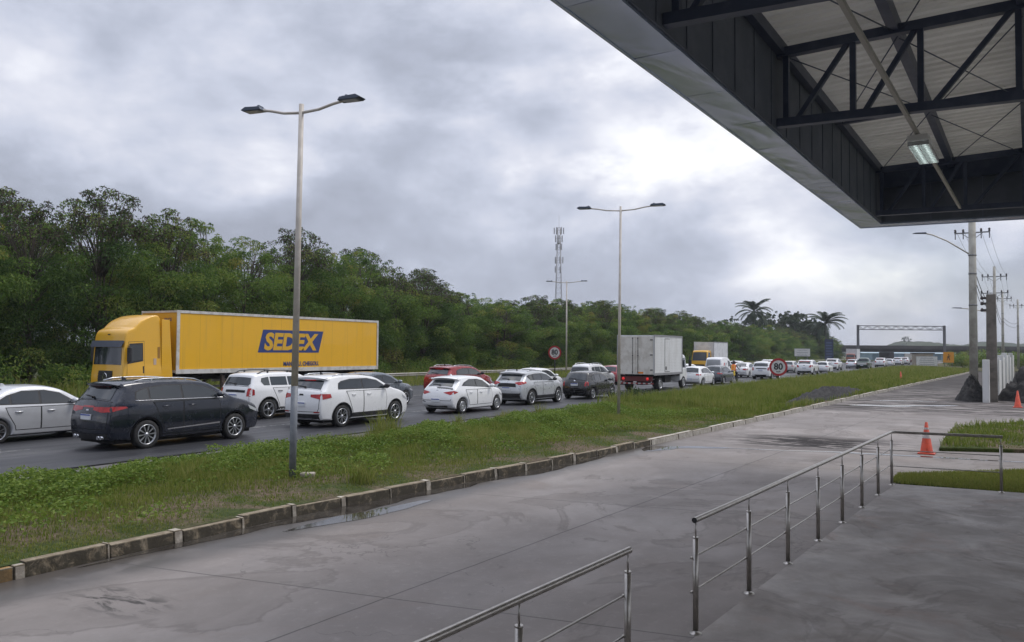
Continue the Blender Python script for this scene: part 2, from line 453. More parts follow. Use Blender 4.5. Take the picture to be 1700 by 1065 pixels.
_wheels = {}
def wheel_mesh(Rw, wd, style):
    k = (Rw, wd, style)
    if k in _wheels: return _wheels[k]
    rr = Rw*(.70 if style != 'steel' else .66)
    t = MB(); w = wd/2
    t.lathe([(rr, -w*.95), (rr*1.06, -w), (Rw*.93, -w), (Rw*.985, -w*.8), (Rw, -w*.45), (Rw, w*.45), (Rw*.985, w*.8), (Rw*.93, w), (rr*1.06, w), (rr, w*.95), (rr*.97, w*.3)], 28, 0, 'y')
    t.lathe([(rr*.97, w*.3), (.001, w*.25)], 28, 0, 'y'); t.lathe([(rr, -w*.95), (.001, -w*.9)], 28, 0, 'y')
    a = t.build('wheel', RUBBER, None); tm = a.data; bpy.data.objects.remove(a)
    m = MB()
    m.lathe([(rr*.90, w*.55), (rr*.93, w*.98), (rr*1.005, w*1.0), (rr*1.005, w*.7)], 28, 0, 'y')
    m.lathe([(rr*.22, w*.55), (rr*.2, w*.95), (.001, w*1.0)], 12, 0, 'y')
    if style == 'steel':
        m.lathe([(rr*.92, w*.85), (rr*.7, w*1.0), (rr*.5, w*.9), (.001, w*.95)], 24, 0, 'y')
        for j in range(12):
            an = 2*math.pi*j/12
            p = lambda q, da: (rr*q*math.cos(an+da), rr*q*math.sin(an+da))
            poly = [p(.80, -.1), p(.80, .1), p(.62, .09), p(.62, -.09)]
            m.prism(poly, 'y', w*.9, w*1.02, 1)
    else:
        ns = {'five': 5, 'ten': 10, 'six': 6, 'star': 5}[style]
        for j in range(ns):
            an = 2*math.pi*j/ns
            subs = ((-.13, .055), (.13, .055)) if style in ('five', 'star') else ((0, .075),)
            for da, hw in subs:
                p = lambda q, d: (rr*q*math.cos(an+d), rr*q*math.sin(an+d))
                k2 = 1.9 if style == 'star' else 1
                poly = [p(.15, da*.6-hw*2), p(.15, da*.6+hw*2), p(.93, da*k2+hw*1.0), p(.93, da*k2-hw*1.0)]
                m.prism(poly, 'y', w*.72, w*.93, 0)
    a = m.build('rim', [ALLOY, BLACKPL], None); rm = a.data; bpy.data.objects.remove(a)
    _wheels[k] = (tm, rm); return tm, rm

def sign_area(poly): return poly
def build_car(sp, col, name, label, cat, group=None):
    """local frame: x forward from the rear bumper, y left, z up; the root sits on the ground under the rear axle"""
    c = Car(sp); root = thing(name, label, cat, group=group)
    piv = link('_', None, None)
    W, L, xr, xf, Rw = sp['W'], c.Lx, sp['xr'], sp['xf'], sp['Rw']; zb = sp['belt']
    made = []
    b = c.body(col, root); made.append(b)
    lo = sp.get('detail', 1) == 0
    u = MB(); u.box(.25, L-.3, -W/2+.22, W/2-.22, .17, zb*.62); u.box(xr-.42, xr+.42, -W/2+.32, W/2-.32, .3, zb*.9); u.box(xf-.42, xf+.42, -W/2+.32, W/2-.32, .3, zb*.8)
    made.append(u.build('underbody', UNDER, root))
    rear, front = c.end(False), c.end(True)
    dlo = sp['dlo']; pil = sp['pillars']
    for sg in (1, -1):
        sd = c.side(sg)
        if sp.get('surround', True):
            made.append(c.patch('window_surround', sd, dlo, sp.get('surround_mat', BLACKPL), root, .004, .14))
        xs = [min(p[0] for p in dlo)] + [p for p in pil] + [max(p[0] for p in dlo)]
        g = inset_poly(dlo, .028)
        for i in range(len(xs)-1):
            pl = clip_x(g, xs[i]+(.03 if i else 0), xs[i+1]-(.03 if i < len(xs)-2 else 0))
            if len(pl) >= 3: made.append(c.patch('side_window', sd, pl, sp.get('glass', GLASS), root, .008, .14))
        if sp.get('chrome_line'):
            t = MB(); P = resample(dlo, .12)
            lowp = [p for p in P if p[1] < zb+.07]; lowp.sort()
            if len(lowp) > 2: t.tube([sd(*p)+np.array((0, sg*.012, 0)) for p in lowp], .011, 5); made.append(t.build('window_trim', CHROME, root))
        # doors: painted skin with dark shut lines, the handle a piece of the door
        if not lo:
            xa, Ra = sp['xB'], sp.get('Ra', Rw*1.13); zt = zb-.015; z0 = sp.get('sill', .22)+.14
            fd = [(xa+.012, z0), (xf-Ra-.13, z0), (xf-Ra-.10, zt-.25), (xf-Ra-.16, zt), (xa+.012, zt)]
            rd = [(xa-.012, z0), (xa-.012, zt), (xr+.18, zt), (xr+Ra*.72, .80*zb), (xr+Ra+.07, z0+.12), (xr+Ra+.10, z0)]
            for dpoly, hx in ((fd, xa+.17), (rd, xr+.42 if sp.get('doors', 4) == 4 else None)):
                if dpoly is rd and sp.get('doors', 4) != 4: continue
                d = MB(); c.patch('', sd, inset_poly(dpoly, -.011), None, None, .0025, .12, (d, 1)); c.patch('', sd, inset_poly(dpoly, .006), None, None, .005, .12, (d, 0))
                do = d.build('door', [col, SEAM], root, fix=False); made.append(do)
                hm = MB(); p = sd(hx, zb-.13); q = sd(hx+.19, zb-.125)
                hm.tube([p+np.array((0, sg*.006, 0)), p+np.array((.03, sg*.035, 0)), q+np.array((-.03, sg*.035, 0)), q+np.array((0, sg*.006, 0))], .016, 6)
                hm.build('handle', sp.get('handle_mat', col), do)
        mx, mz = sp.get('mirror', (xf-.62, zb+.06))
        mm = MB(); p = sd(mx, mz)
        mm.lathe([(.001, 0), (.07, .015), (.095, .06), (.09, .12), (.06, .15), (.001, .16)], 12, 0, 'x')
        mm.v = [(v[0]*.9+p[0]-.06, v[1]*1.25+p[1]+sg*.15, v[2]*.8+p[2]+.05) for v in mm.v]
        mm.beam((p[0], p[1]-sg*.02, p[2]), (p[0], p[1]+sg*.12, p[2]+.03), .05, .04)
        made.append(mm.build('door_mirror', sp.get('mirror_mat', col), root))
        if sp.get('rails'):
            rm_ = MB(); x0, x1, hgt = sp['rails']
            pts = []
            for i in range(9):
                t = i/8; x = x0+(x1-x0)*t
                k = np.interp(x, c.O[:c.ntop, 0][np.argsort(c.O[:c.ntop, 0])], c.O[:c.ntop, 1][np.argsort(c.O[:c.ntop, 0])])
                z = float(k); y = float(c.F(x, z))-.075
                pts.append((x, sg*y, z+ (hgt if 0 < i < 8 else .0)))
            rm_.tube(pts, .02, 6)
            for i in (2, 6): rm_.beam(pts[i], (pts[i][0], pts[i][1], pts[i][2]-hgt-.03), .05, .04)
            made.append(rm_.build('roof_rail', sp.get('rail_mat', ALLOY), root))
        if sp.get('clad'):
            cm = sp.get('clad_mat', BLACKPL); Ra = sp.get('Ra', Rw*1.13); zs = sp.get('sill', .22); ch = sp['clad']
            made.append(c.patch('sill_trim', sd, [(xr+Ra+.02, zs+.01), (xf-Ra-.02, zs+.01), (xf-Ra-.05, zs+ch), (xr+Ra+.05, zs+ch)], cm, root, .012, .12))
            for xa in (xr, xf):
                a0 = math.asin(max(-1, (zs+.02-Rw)/Ra)); cw = sp.get('arch', .075)
                out = [(xa+(Ra+cw)*math.cos(a), Rw+(Ra+cw)*math.sin(a)) for a in np.linspace(a0, math.pi-a0, 15)]
                inn = [(xa+(Ra+.004)*math.cos(a), Rw+(Ra+.004)*math.sin(a)) for a in np.linspace(math.pi-a0, a0, 15)]
                made.append(c.patch('wheel_arch', sd, [p for p in out+inn if -.02 < p[0] < L+.02], cm, root, .014, .1))
        for pl in sp.get('side_lights', []): made.append(c.patch('taillight', sd, pl, sp.get('lens', RED_LENS), root, .009, .05))
        for nm, pl, mt in sp.get('side_extra', []): made.append(c.patch(nm, sd, pl, mt, root, .010, .08))
        hl = sp.get('headlight', [(L-.42, zb*.70), (L-.12, zb*.62), (L-.10, zb*.68), (L-.50, zb*.80)])
        made.append(c.patch('headlight', sd, hl, WHITE_LENS, root, .006, .06))
        for xa in (xr, xf):
            tm, rm = wheel_mesh(Rw, sp.get('wd', .21), sp.get('rim', 'five'))
            wo = link('wheel', tm, root, (xa, sg*(W/2-.115-.02), Rw), 0 if sg > 0 else math.pi); made.append(wo)
            wo.rotation_euler = (0, R(random.uniform(0, 70)) if sg > 0 else R(random.uniform(0, 70)), 0 if sg > 0 else math.pi)
            link('rim', rm, wo)
    rw = sp['rear_win']
    if sp.get('rear_surround'): made.append(c.patch('tailgate_trim', rear, sp['rear_surround'], BLACKPL, root, .004, .08))
    made.append(c.patch('rear_window', rear, rw, sp.get('rglass', GLASS), root, .009, .08))
    if not lo:
        zt = min(z for _, z in rw)-.035; zl = .54; hw_ = min(.74, W/2-.15)
        tg = [(-hw_*.92, zl), (hw_*.92, zl), (hw_, zl+.12), (hw_, zt), (-hw_, zt), (-hw_, zl+.12)]
        d = MB(); c.patch('', rear, inset_poly(tg, -.011), None, None, .0022, .1, (d, 1)); c.patch('', rear, inset_poly(tg, .006), None, None, .0042, .1, (d, 0)); made.append(d.build('tailgate', [col, SEAM], root, fix=False))
        wp = MB(); z0 = min(z for _, z in rw)+.02; P = [rear(-.02+.42*q, z0+.10*q*(1-q*.5))+np.array((-.03, 0, .012)) for q in np.linspace(0, 1, 5)]; wp.tube(P, .010, 5); wp.lathe([(.03, -.03), (.03, .03), (.001, .035)], 10, 0, 'x', tuple(P[0])); made.append(wp.build('wiper', BLACKPL, root))
    ws = sp['windshield']; made.append(c.patch('windshield', front, ws, GLASS, root, .007, .09))
    for pl in sp.get('rear_lights', []):
        for sg in (1, -1):
            q = [(sg*y, z) for y, z in pl]
            made.append(c.patch('taillight', rear, q if sg > 0 else q[::-1], sp.get('lens', RED_LENS), root, .009, .05))
    for nm, pl, mt in sp.get('rear_extra', []): made.append(c.patch(nm, rear, pl, mt, root, .010, .08))
    if sp.get('brake'):
        y, z, w = sp['brake']; made.append(c.patch('high_brake_light', rear, [(-y, z), (y, z), (y, z+w), (-y, z+w)], sp.get('brake_mat', RED_LENS), root, .02, .05))
    px, pz = sp.get('plate', (0, .62)); p = rear(px, pz)
    pm = MB(); pm.box(p[0]-.028, p[0]+.004, px-.2, px+.2, pz-.065, pz+.065, 0); pm.box(p[0]-.031, p[0]-.027, px-.196, px+.196, pz+.03, pz+.062, 1)
    made.append(pm.build('number_plate', [PLATE, PLATE_BL], root, fix=True))
    g = [( -.45, zb*.42), (.45, zb*.42), (.40, zb*.66), (-.40, zb*.66)]
    made.append(c.patch('grille', front, g, BLACKPL, root, .006, .08))
    am = MB(); ax = sp.get('antenna', None)
    if ax:
        z = float(np.interp(ax, *[a[np.argsort(c.O[:c.ntop, 0])] for a in (c.O[:c.ntop, 0], c.O[:c.ntop, 1])]))+.025
        am.prism([(ax-.1, z-.02), (ax+.06, z-.02), (ax-.02, z+.06), (ax-.09, z+.075)], 'y', -.02, .02); made.append(am.build('antenna', BLACKPL if not sp.get('ant_col') else col, root, bevel=.008))
    if sp.get('exhaust'):
        for sg in (1, -1):
            t = MB(); t.tube([(-.03, sg*.55, .33), (.2, sg*.55, .33)], .045, 10); t.tube([(-.03, sg*.43, .33), (.2, sg*.43, .33)], .045, 10); made.append(t.build('exhaust_pipe', CHROME, root))
    bpy.data.objects.remove(piv)
    for o in made: o.location = Vector(o.location) + Vector((-xr, 0, 0))
    return root
def place(o, X_right, W, Y_rear_axle, face=1, dz=.02):
    """face=+1: driving away along +Y with its right flank at X_right"""
    if face > 0: o.location = (X_right-W/2, Y_rear_axle, dz); o.rotation_euler = (0, 0, math.pi/2)
    else: o.location = (X_right-W/2, Y_rear_axle, dz); o.rotation_euler = (0, 0, -math.pi/2)
    return o

# ------------------------------------------------------------------ ground, roads, kerb
GXY = np.array([(-9.35, -30), (-9.30, 0), (-9.28, 4.7), (-9.25, 8.9), (-8.86, 13.1), (-8.5, 17.0), (-8.23, 21.1), (-7.95, 27), (-7.65, 33.7), (-7.0, 52), (-6.2, 72), (-4.93, 99.8), (-4.4, 112), (-3.6, 135)])
def kerb_x(y): return np.interp(y, GXY[:, 1], GXY[:, 0])
ASPH_X, SHLD_X = -16.7, -14.9
def flat(name, poly, z, mt, kind='structure'):
    me = bpy.data.meshes.new(name); me.from_pydata([(x, y, z) for x, y in poly], [], [tuple(range(len(poly)))]); me.materials.append(mt)
    bm = bmesh.new(); bm.from_mesh(me)
    for f in bm.faces:
        if f.normal.z < 0: f.normal_flip()
    bmesh.ops.triangulate(bm, faces=bm.faces); bm.to_mesh(me); bm.free()
    return struct(link(name, me), kind)

def m_soil():
    t = NT('soil_and_short_grass')
    f = t.rng(t.noise(.8, 6, .6, .4), .42, .60); g = t.rng(t.noise(14, 5, .6), .35, .7)
    grass = t.mix(g, (.030, .046, .010), (.060, .075, .018)); soil = t.mix(g, (.085, .062, .042), (.15, .115, .080))
    t.set(col=t.mix(f, grass, soil), rough=.95, spec=.2); t.bump(t.noise(25, 6), .5, .03); return t.m
def m_asphalt():
    t = NT('new_dark_asphalt')
    sep = t.N('ShaderNodeSeparateXYZ'); t.L(t.co(), sep.inputs[0])
    g = t.noise(120, 3, .7); big = t.rng(t.noise(.35, 5, .6, .3, (2.2, .18, 1)), .35, .65)
    c = t.mix(big, (.018, .019, .024), (.033, .034, .040)); c = t.mix(t.rng(g, .5, .75, 0, .5), c, (.07, .07, .072))
    t.set(col=c, rough=t.rng(t.noise(.5, 5, .6, .3, (2, .2, 1)), .35, .65, .42, .68), spec=.5); t.bump(g, .25, .004); return t.m
def m_shoulder():
    t = NT('worn_grey_shoulder')
    g = t.noise(90, 3, .7); big = t.rng(t.noise(.6, 6, .65, .5, (1.5, .4, 1)), .35, .65)
    c = t.mix(big, (.085, .080, .080), (.13, .122, .12)); c = t.mix(t.rng(g, .5, .8, 0, .4), c, (.2, .19, .18))
    t.set(col=c, rough=.7); t.bump(g, .3, .004); return t.m
def m_concrete():
    t = NT('worn_lane_concrete')
    sep = t.N('ShaderNodeSeparateXYZ'); t.L(t.co(), sep.inputs[0]); X, Y = sep.outputs[0], sep.outputs[1]
    big = t.rng(t.noise(.22, 6, .6, .6), .35, .66); mid = t.rng(t.noise(1.1, 7, .62, .5, (1, .45, 1)), .36, .66); fin = t.noise(60, 4, .7)
    c = t.mix(big, (.192, .172, .163), (.272, .246, .232)); c = t.mix(t.math('MULTIPLY', mid, .55), c, (.165, .148, .138))
    # rusty earth film
    c = t.mix(t.rng(t.noise(.5, 6, .6, .8, (1, 1, 1), 'Object', (9, 3, 0)), .52, .72, 0, .35), c, (.20, .158, .130))
    c = t.mix(t.rng(fin, .62, .8, 0, .35), c, (.14, .13, .125))
    c = t.mix(t.rng(t.noise(9, 8, .75, .3), .52, .70, 0, .30), c, (.33, .31, .29)); c = t.mix(t.rng(t.noise(24, 6, .75), .60, .70, 0, .45), c, (.12, .108, .10))
    vo = t.N('ShaderNodeTexVoronoi', feature='DISTANCE_TO_EDGE'); vo.inputs['Scale'].default_value = .42; wv = t.N('ShaderNodeVectorMath', operation='ADD'); t.L(t.co(), wv.inputs[0]); wn = t.N('ShaderNodeTexNoise'); wn.inputs['Scale'].default_value = 2.2; wn.inputs['Detail'].default_value = 6; t.L(t.co(), wn.inputs['Vector']); t.L(wn.outputs['Color'], wv.inputs[1]); t.L(wv.outputs[0], vo.inputs['Vector'])
    crk = t.math('MULTIPLY', t.rng(vo.outputs['Distance'], .0, .006, .5, 0), t.rng(t.noise(.5, 3, .5, .2, (1, 1, 1), 'Object', (6, 6, 0)), .48, .56)); c = t.mix(crk, c, (.07, .062, .058))
    td = t.noise(.33, 7, .6, .9, (1, .7, 1), 'Object', (5, 12, 0)); c = t.mix(t.rng(td, .552, .58, 0, .24), c, (.115, .098, .088)); c = t.mix(t.math('MULTIPLY', t.rng(td, .535, .556), t.rng(td, .556, .575, .45, 0)), c, (.10, .086, .078))
    # tyre-carried asphalt, spilled across the lane where the works are
    def band(v, a, b, w): return t.math('MULTIPLY', t.rng(v, a-w, a+w), t.rng(v, b-w, b+w, 1, 0))
    sp = t.noise(.75, 7, .68, .7, (.55, 2.2, 1), 'Object', (3, 8, 0)); sp2 = t.noise(2.2, 7, .7, .5, (.6, 1.6, 1), 'Object', (1, 2, 0))
    s1 = t.math('MULTIPLY', band(Y, 22.6, 26.0, 1.0), t.math('MULTIPLY', band(X, -6.6, -2.6, 1.2), t.rng(t.math('ADD', sp, t.math('MULTIPLY', sp2, .5)),  .67, .76, 0, .93)))
    s2 = t.math('MULTIPLY', t.rng(Y, 36, 41), t.rng(t.math('ADD', sp, t.math('MULTIPLY', sp2, .4)), .60, .74, 0, .80))
    s3 = t.math('MULTIPLY', t.rng(Y, 50, 78), .78)
    dk = t.math('MAXIMUM', t.math('MAXIMUM', s1, s2), s3)
    c = t.mix(dk, c, (.030, .028, .029))
    # small oily drips near the left edge of the lane
    s4 = t.math('MULTIPLY', t.math('MULTIPLY', band(X, -8.2, -7.1, .25), band(Y, 4.75, 5.3, .16)), t.rng(t.noise(3.5, 7, .7, .8, (.6, 2, 1)), .46, .60, 0, .85))
    c = t.mix(s4, c, (.04, .037, .035))
    # saw-cut joints
    wob = t.math('MULTIPLY', t.math('SUBTRACT', t.noise(2.0, 3), .5), .03)
    def joint(v): return t.rng(t.math('ABSOLUTE', v), .006, .018, .75, 0)
    jt = None
    tr = t.math('ADD', t.math('SUBTRACT', t.math('SUBTRACT', Y, t.math('MULTIPLY', X, .186)), 7.58), wob)
    k = t.math('ABSOLUTE', t.math('SUBTRACT', t.math('MODULO', t.math('ADD', tr, 48.), 6.0), 0.0))
    k = t.math('MINIMUM', k, t.math('SUBTRACT', 6.0, k))
    lo = t.math('ADD', t.math('SUBTRACT', t.math('ADD', X, 5.52), t.math('MULTIPLY', t.math('SUBTRACT', Y, 5), .035)), wob)
    c = t.mix(t.math('MAXIMUM', joint(k), joint(lo)), c, (.06, .055, .052))
    # damp strip beside the kerb
    damp = t.math('MULTIPLY', t.rng(t.math('SUBTRACT', X, t.math('MULTIPLY', t.math('SUBTRACT', Y, 6), .048)), -8.70, -8.05, 1, 0), t.rng(t.noise(1.2, 5, .6, .4), .25, .5, .6, 1))
    damp = t.math('MULTIPLY', damp, t.rng(Y, 20, 24, 1, 0))
    c = t.mix(t.math('MULTIPLY', damp, .85), c, (.050, .044, .038))
    r0 = t.math('ADD', t.rng(t.noise(.8, 6, .6, .4), .3, .7, .62, .86), t.math('MULTIPLY', dk, .2))
    ro = t.N('ShaderNodeMix'); t.L(damp, ro.inputs[0]); t.L(r0, ro.inputs[2]); ro.inputs[3].default_value = .30
    t.set(col=c, rough=ro.outputs[0], spec=t.math('SUBTRACT', .30, t.math('MULTIPLY', dk, .25))); t.bump(t.noise(40, 5, .65), .12, .006); return t.m
def m_platform():
    t = NT('trowelled_platform_concrete')
    big = t.rng(t.noise(.55, 6, .6, .9, (1, 1, 1), 'Object', (4, 1, 0)), .36, .64); mid = t.rng(t.noise(2.2, 7, .62, .6), .36, .66); fin = t.noise(70, 4, .7)
    c = t.mix(big, (.25, .228, .212), (.35, .322, .302)); c = t.mix(t.math('MULTIPLY', mid, .6), c, (.185, .168, .158)); c = t.mix(t.rng(t.noise(11, 8, .75, .3), .52, .70, 0, .3), c, (.36, .34, .32)); c = t.mix(t.rng(t.noise(28, 6, .75), .60, .70, 0, .4), c, (.12, .108, .10))
    c = t.mix(t.rng(t.noise(.7, 6, .6, .9, (1, 1, 1), 'Object', (2, 9, 0)), .54, .68, 0, .5), c, (.15, .125, .105))
    c = t.mix(t.rng(fin, .64, .8, 0, .4), c, (.10, .095, .09))
    td = t.noise(.62, 7, .6, .8, (1, .8, 1), 'Object', (3, 7, 0)); c = t.mix(t.rng(td, .53, .565, 0, .24), c, (.135, .112, .096)); c = t.mix(t.math('MULTIPLY', t.rng(td, .515, .54), t.rng(td, .54, .565, .35, 0)), c, (.10, .084, .075))
    c = t.mix(t.rng(t.noise(.9, 6, .6, .8, (1, 1, 1), 'Object', (8, 2, 0)), .55, .70, 0, .35), c, (.25, .17, .14))
    t.set(col=c, rough=t.rng(t.noise(1.4, 6, .6, .5), .3, .7, .50, .78), spec=.35); t.bump(t.noise(35, 5, .65), .1, .005); return t.m
SOIL = m_soil(); CONC = m_concrete()
big = 2500
g = flat('ground', [(-big, -big), (big, -big), (big, big), (-big, big)], -.12, mat('distant_grass_ground', (.045, .060, .018), .95, 0, (.085, .08, .035), .3, spec=.2))
flat('highway', [(-35.2, -120), (ASPH_X, -120), (ASPH_X, 140), (ASPH_X-1.5, 300), (ASPH_X-14, 700), (-49, 700), (-36.5, 300), (-35.2, 140)], .03, m_asphalt())
sh = MB(); sh.add([(ASPH_X, -120, .03), (ASPH_X, 140, .03), (ASPH_X, 140, -.02), (ASPH_X, -120, -.02)], [(0, 1, 2, 3)]); struct(sh.build('highway_edge', SEAM, fix=False))
flat('shoulder', [(ASPH_X-.3, -120), (SHLD_X+.8, -120), (SHLD_X+.8, 140), (SHLD_X, 300), (ASPH_X-1.7, 300), (ASPH_X-.3, 140)], .0, m_shoulder())
lane = [(float(kerb_x(y))+.0, y) for y in (-30, 0, 4.7, 8.9, 13.1, 17, 21.1, 27, 33.7, 52, 72, 99.8, 112, 135)]
flat('lane', lane + [(1.5, 135), (.0, 80), (14, 50), (14, -30)], .0, CONC)
# painted lane lines, worn under the traffic
wl = MB()
for X in (-20.45, -24.05, -27.65):
    for k in range(30):
        y = -10+k*9.0; wl.add([(X-.06, y, .034), (X+.06, y, .034), (X+.06, y+3, .034), (X-.06, y+3, .034)], [(0, 1, 2, 3)])
struct(wl.build('lane_marking', mat('worn_road_paint', (.34, .34, .33), .7, 0, (.05, .05, .052), 6, .42, .58), fix=False))

# platform under the canopy, a few centimetres above the lane
pf = MB(); pe = [(-2.62, -12), (-2.36, 7.1), (-1.92, 15.78), (-1.80, 17.2), (.30, 17.4), (14, 18.4), (14, -12)]
pf.prism(pe, 'z', -.1, .055); struct(pf.build('platform', m_platform(), bevel=.012, seg=1))

# verge between highway and lane
def hnoise(x, y, s=1., sd=0.):
    return (np.sin(x*1.7*s+sd+1.3*np.sin(y*.9*s+sd)) + np.sin(y*1.3*s+2.1+sd+1.1*np.sin(x*1.1*s)) + .6*np.sin(x*3.9*s+y*3.1*s+sd) + .5*np.sin(x*6.3*s-y*5.2*s+1.+sd))/3.1
def verge_h(x, y):
    k = kerb_x(y); w = np.clip((x-(SHLD_X+.2))/1.2, 0, 1); e = np.clip((k-.2-x)/.8, 0, 1)
    return .01 + w*(.14 + e*(.06*hnoise(x, y, .8)+.05) + e*.03*hnoise(x, y, 2.3, 1))
ys = np.concatenate((np.arange(-20, 40, .3), np.arange(40, 141, 1.2))); nx = 26
V = []; 
for y in ys:
    xk = kerb_x(y)-.09; x0 = SHLD_X-.25+.22*math.sin(y*.9)+.12*math.sin(y*2.7+1)
    xs = np.linspace(x0, xk, nx); V.append(np.stack((xs, np.full(nx, y), verge_h(xs, np.full(nx, y))), 1))
V = np.concatenate(V); F = np.array([(i*nx+j, i*nx+j+1, (i+1)*nx+j+1, (i+1)*nx+j) for i in range(len(ys)-1) for j in range(nx-1)])
struct(np_mesh('verge', V, F, SOIL, smooth=True))
flat('verge_far', [(SHLD_X+.2, 139), (-3.7, 139), (30, 170), (60, 300), (SHLD_X, 300)], -.01, SOIL)

# kerb stones: mossy faces, pale mortar between them, cleaner and whiter further on
def m_kerb(nm, a, b, moss):
    t = NT(nm); geo = t.N('ShaderNodeNewGeometry'); sp = t.N('ShaderNodeSeparateXYZ'); t.L(geo.outputs['Normal'], sp.inputs[0])
    f = t.rng(t.noise(6, 7, .65, .4), .40, .60); c = t.mix(f, a, b)
    o = t.N('ShaderNodeObjectInfo')
    mo = t.math('MULTIPLY', t.rng(t.noise(4.2, 8, .75, .9), .30, .52), t.rng(sp.outputs[2], .3, .8, 1., .12))
    c = t.mix(t.math('MULTIPLY', mo, moss), c, (.030, .026, .018)); t.set(col=c, rough=.9); t.bump(t.noise(30, 5), .5, .015); return t.m
K1 = m_kerb('mossy_kerb_stone', (.30, .25, .18), (.19, .15, .10), .93); K2 = m_kerb('kerb_mortar', (.50, .46, .40), (.36, .32, .27), .35)
K3 = m_kerb('pale_kerb_stone', (.50, .47, .42), (.38, .35, .30), .35); K4 = m_kerb('rusty_kerb_stone', (.40, .24, .09), (.24, .15, .06), .6)
kb = MB(); y = -20.; i = 0
while y < 134:
    L_ = 1.0 if y < 21 else 1.05; y1 = y+L_-(.09+.05*math.sin(i*3.7))
    pal = y > 20.9; L_ = 1.0 if not pal else 1.6+.5*math.sin(i*1.9); y1 = y+L_-(.09+.05*math.sin(i*3.7) if not pal else .03); mi = 2 if pal else (3 if 2.2 < y < 5.4 and i % 2 == 0 or 3.4 < y < 5.0 else 0)
    for (a, b, mm, ex) in ((y, y1, mi, 0), (y1, y+L_, (2 if pal else 1), .006)):
        xa, xb = float(kerb_x(a)), float(kerb_x(b)); h = .155+(.016 if not pal else .008)*math.sin(i*2.3)+(.008 if mm == 1 else 0); j = (.020 if not pal else .008)*math.sin(i*1.7)
        p = [(xa-.17, a, -.1), (xa+j+ex, a, -.1), (xb+j+ex, b, -.1), (xb-.17, b, -.1)]
        kb.hexa(p + [(xa-.17, a, h), (xa+j-.025+ex, a, h), (xb+j-.025+ex, b, h), (xb-.17, b, h)], mm)
    y += L_; i += 1
struct(kb.build('kerb', [K1, K2, K3, K4], bevel=.018, seg=2))

# standing water along the kerb and in the two gutters across the lane
def m_water():
    t = NT('shallow_dirty_water'); t.set(col=t.mix(t.rng(t.noise(2, 5), .35, .65), (.030, .026, .023), (.065, .058, .05)), rough=.05, spec=.6); t.bump(t.noise(9, 3), .02, .004); return t.m
WAT = m_water()
def blob_strip(name, pts, wl_, wr_, z, seed):
    """irregular sheet along a polyline; half widths left/right"""
    r = random.Random(seed); L_ = []; R_ = []
    P = []
    for i in range(len(pts)-1):
        a, b = Vector(pts[i]), Vector(pts[i+1]); n = max(2, int((b-a).length/.18))
        for j in range(n): P.append(a.lerp(b, j/n))
    P.append(Vector(pts[-1])); n = len(P); ph = [r.uniform(0, 6) for _ in range(6)]
    for i, p in enumerate(P):
        d = (P[min(i+1, n-1)]-P[max(i-1, 0)]).normalized(); nn = Vector((-d.y, d.x)); e = min(1, 4*i/n, 4*(n-1-i)/n)**.6 if n > 3 else 1
        s = i*.18
        kl = 1+.35*math.sin(s*1.3+ph[0])+.25*math.sin(s*3.1+ph[1])+.12*math.sin(s*8+ph[2]); kr = 1+.35*math.sin(s*1.1+ph[3])+.25*math.sin(s*2.7+ph[4])+.12*math.sin(s*7+ph[5])
        L_.append(p+nn*wl_*kl*e); R_.append(p-nn*wr_*kr*e)
    V = [(v.x, v.y, z) for v in L_] + [(v.x, v.y, z) for v in R_]
    me = bpy.data.meshes.new(name); me.from_pydata(V, [], [(n+i, n+i+1, i+1, i) for i in range(n-1)]); me.materials.append(WAT)
    return struct(link(name, me))
blob_strip('water', [(kerb_x(y)+.10, y) for y in np.arange(5.5, 19.0, .8)], .12, .26, .004, 3)
blob_strip('water', [(-8.62, 8.1), (-8.40, 9.8), (-8.32, 11.2)], .25, .12, .005, 5)
blob_strip('water', [(-7.9, 19.6), (-7.6, 20.7), (-7.0, 21.3), (-6.2, 21.6)], .35, .30, .004, 8)
blob_strip('water', [(-7.0, 21.35), (-5.2, 21.75), (-3.9, 22.2), (-2.2, 22.5), (-.2, 22.7), (4, 23.2)], .10, .08, .006, 11)
blob_strip('water', [(-6.9, 42.4), (-5.2, 43.2), (-3.2, 44.6), (-1.9, 45.6)], .45, .5, .004, 14)
blob_strip('water', [(-6.3, 47.5), (-4.8, 48.3), (-3.1, 48.9)], .3, .35, .004, 17)

# lawns on the right
LAWN = mat('clipped_lawn', (.035, .060, .010), .95, 0, (.055, .085, .016), 2.5, bump=.6, bs=60, spec=.2)
lp = MB(); lp.prism([(-1.86, 17.62), (-1.92, 18.1), (-1.86, 18.75), (-1.6, 19.2), (-.6, 19.9), (.5, 20.9), (6, 22), (6, 17.9), (.3, 17.43)], 'z', -.05, .025); struct(lp.build('lawn', LAWN, bevel=.015, seg=2))
bk = MB(); bk.prism([(-1.50, 24.1), (-1.55, 26.5), (-1.5, 31.0), (.6, 35.4), (4, 37), (8, 37), (8, 26.4), (.4, 24.9)], 'z', -.05, .10); struct(bk.build('planting_bed', [SOIL], bevel=.03))

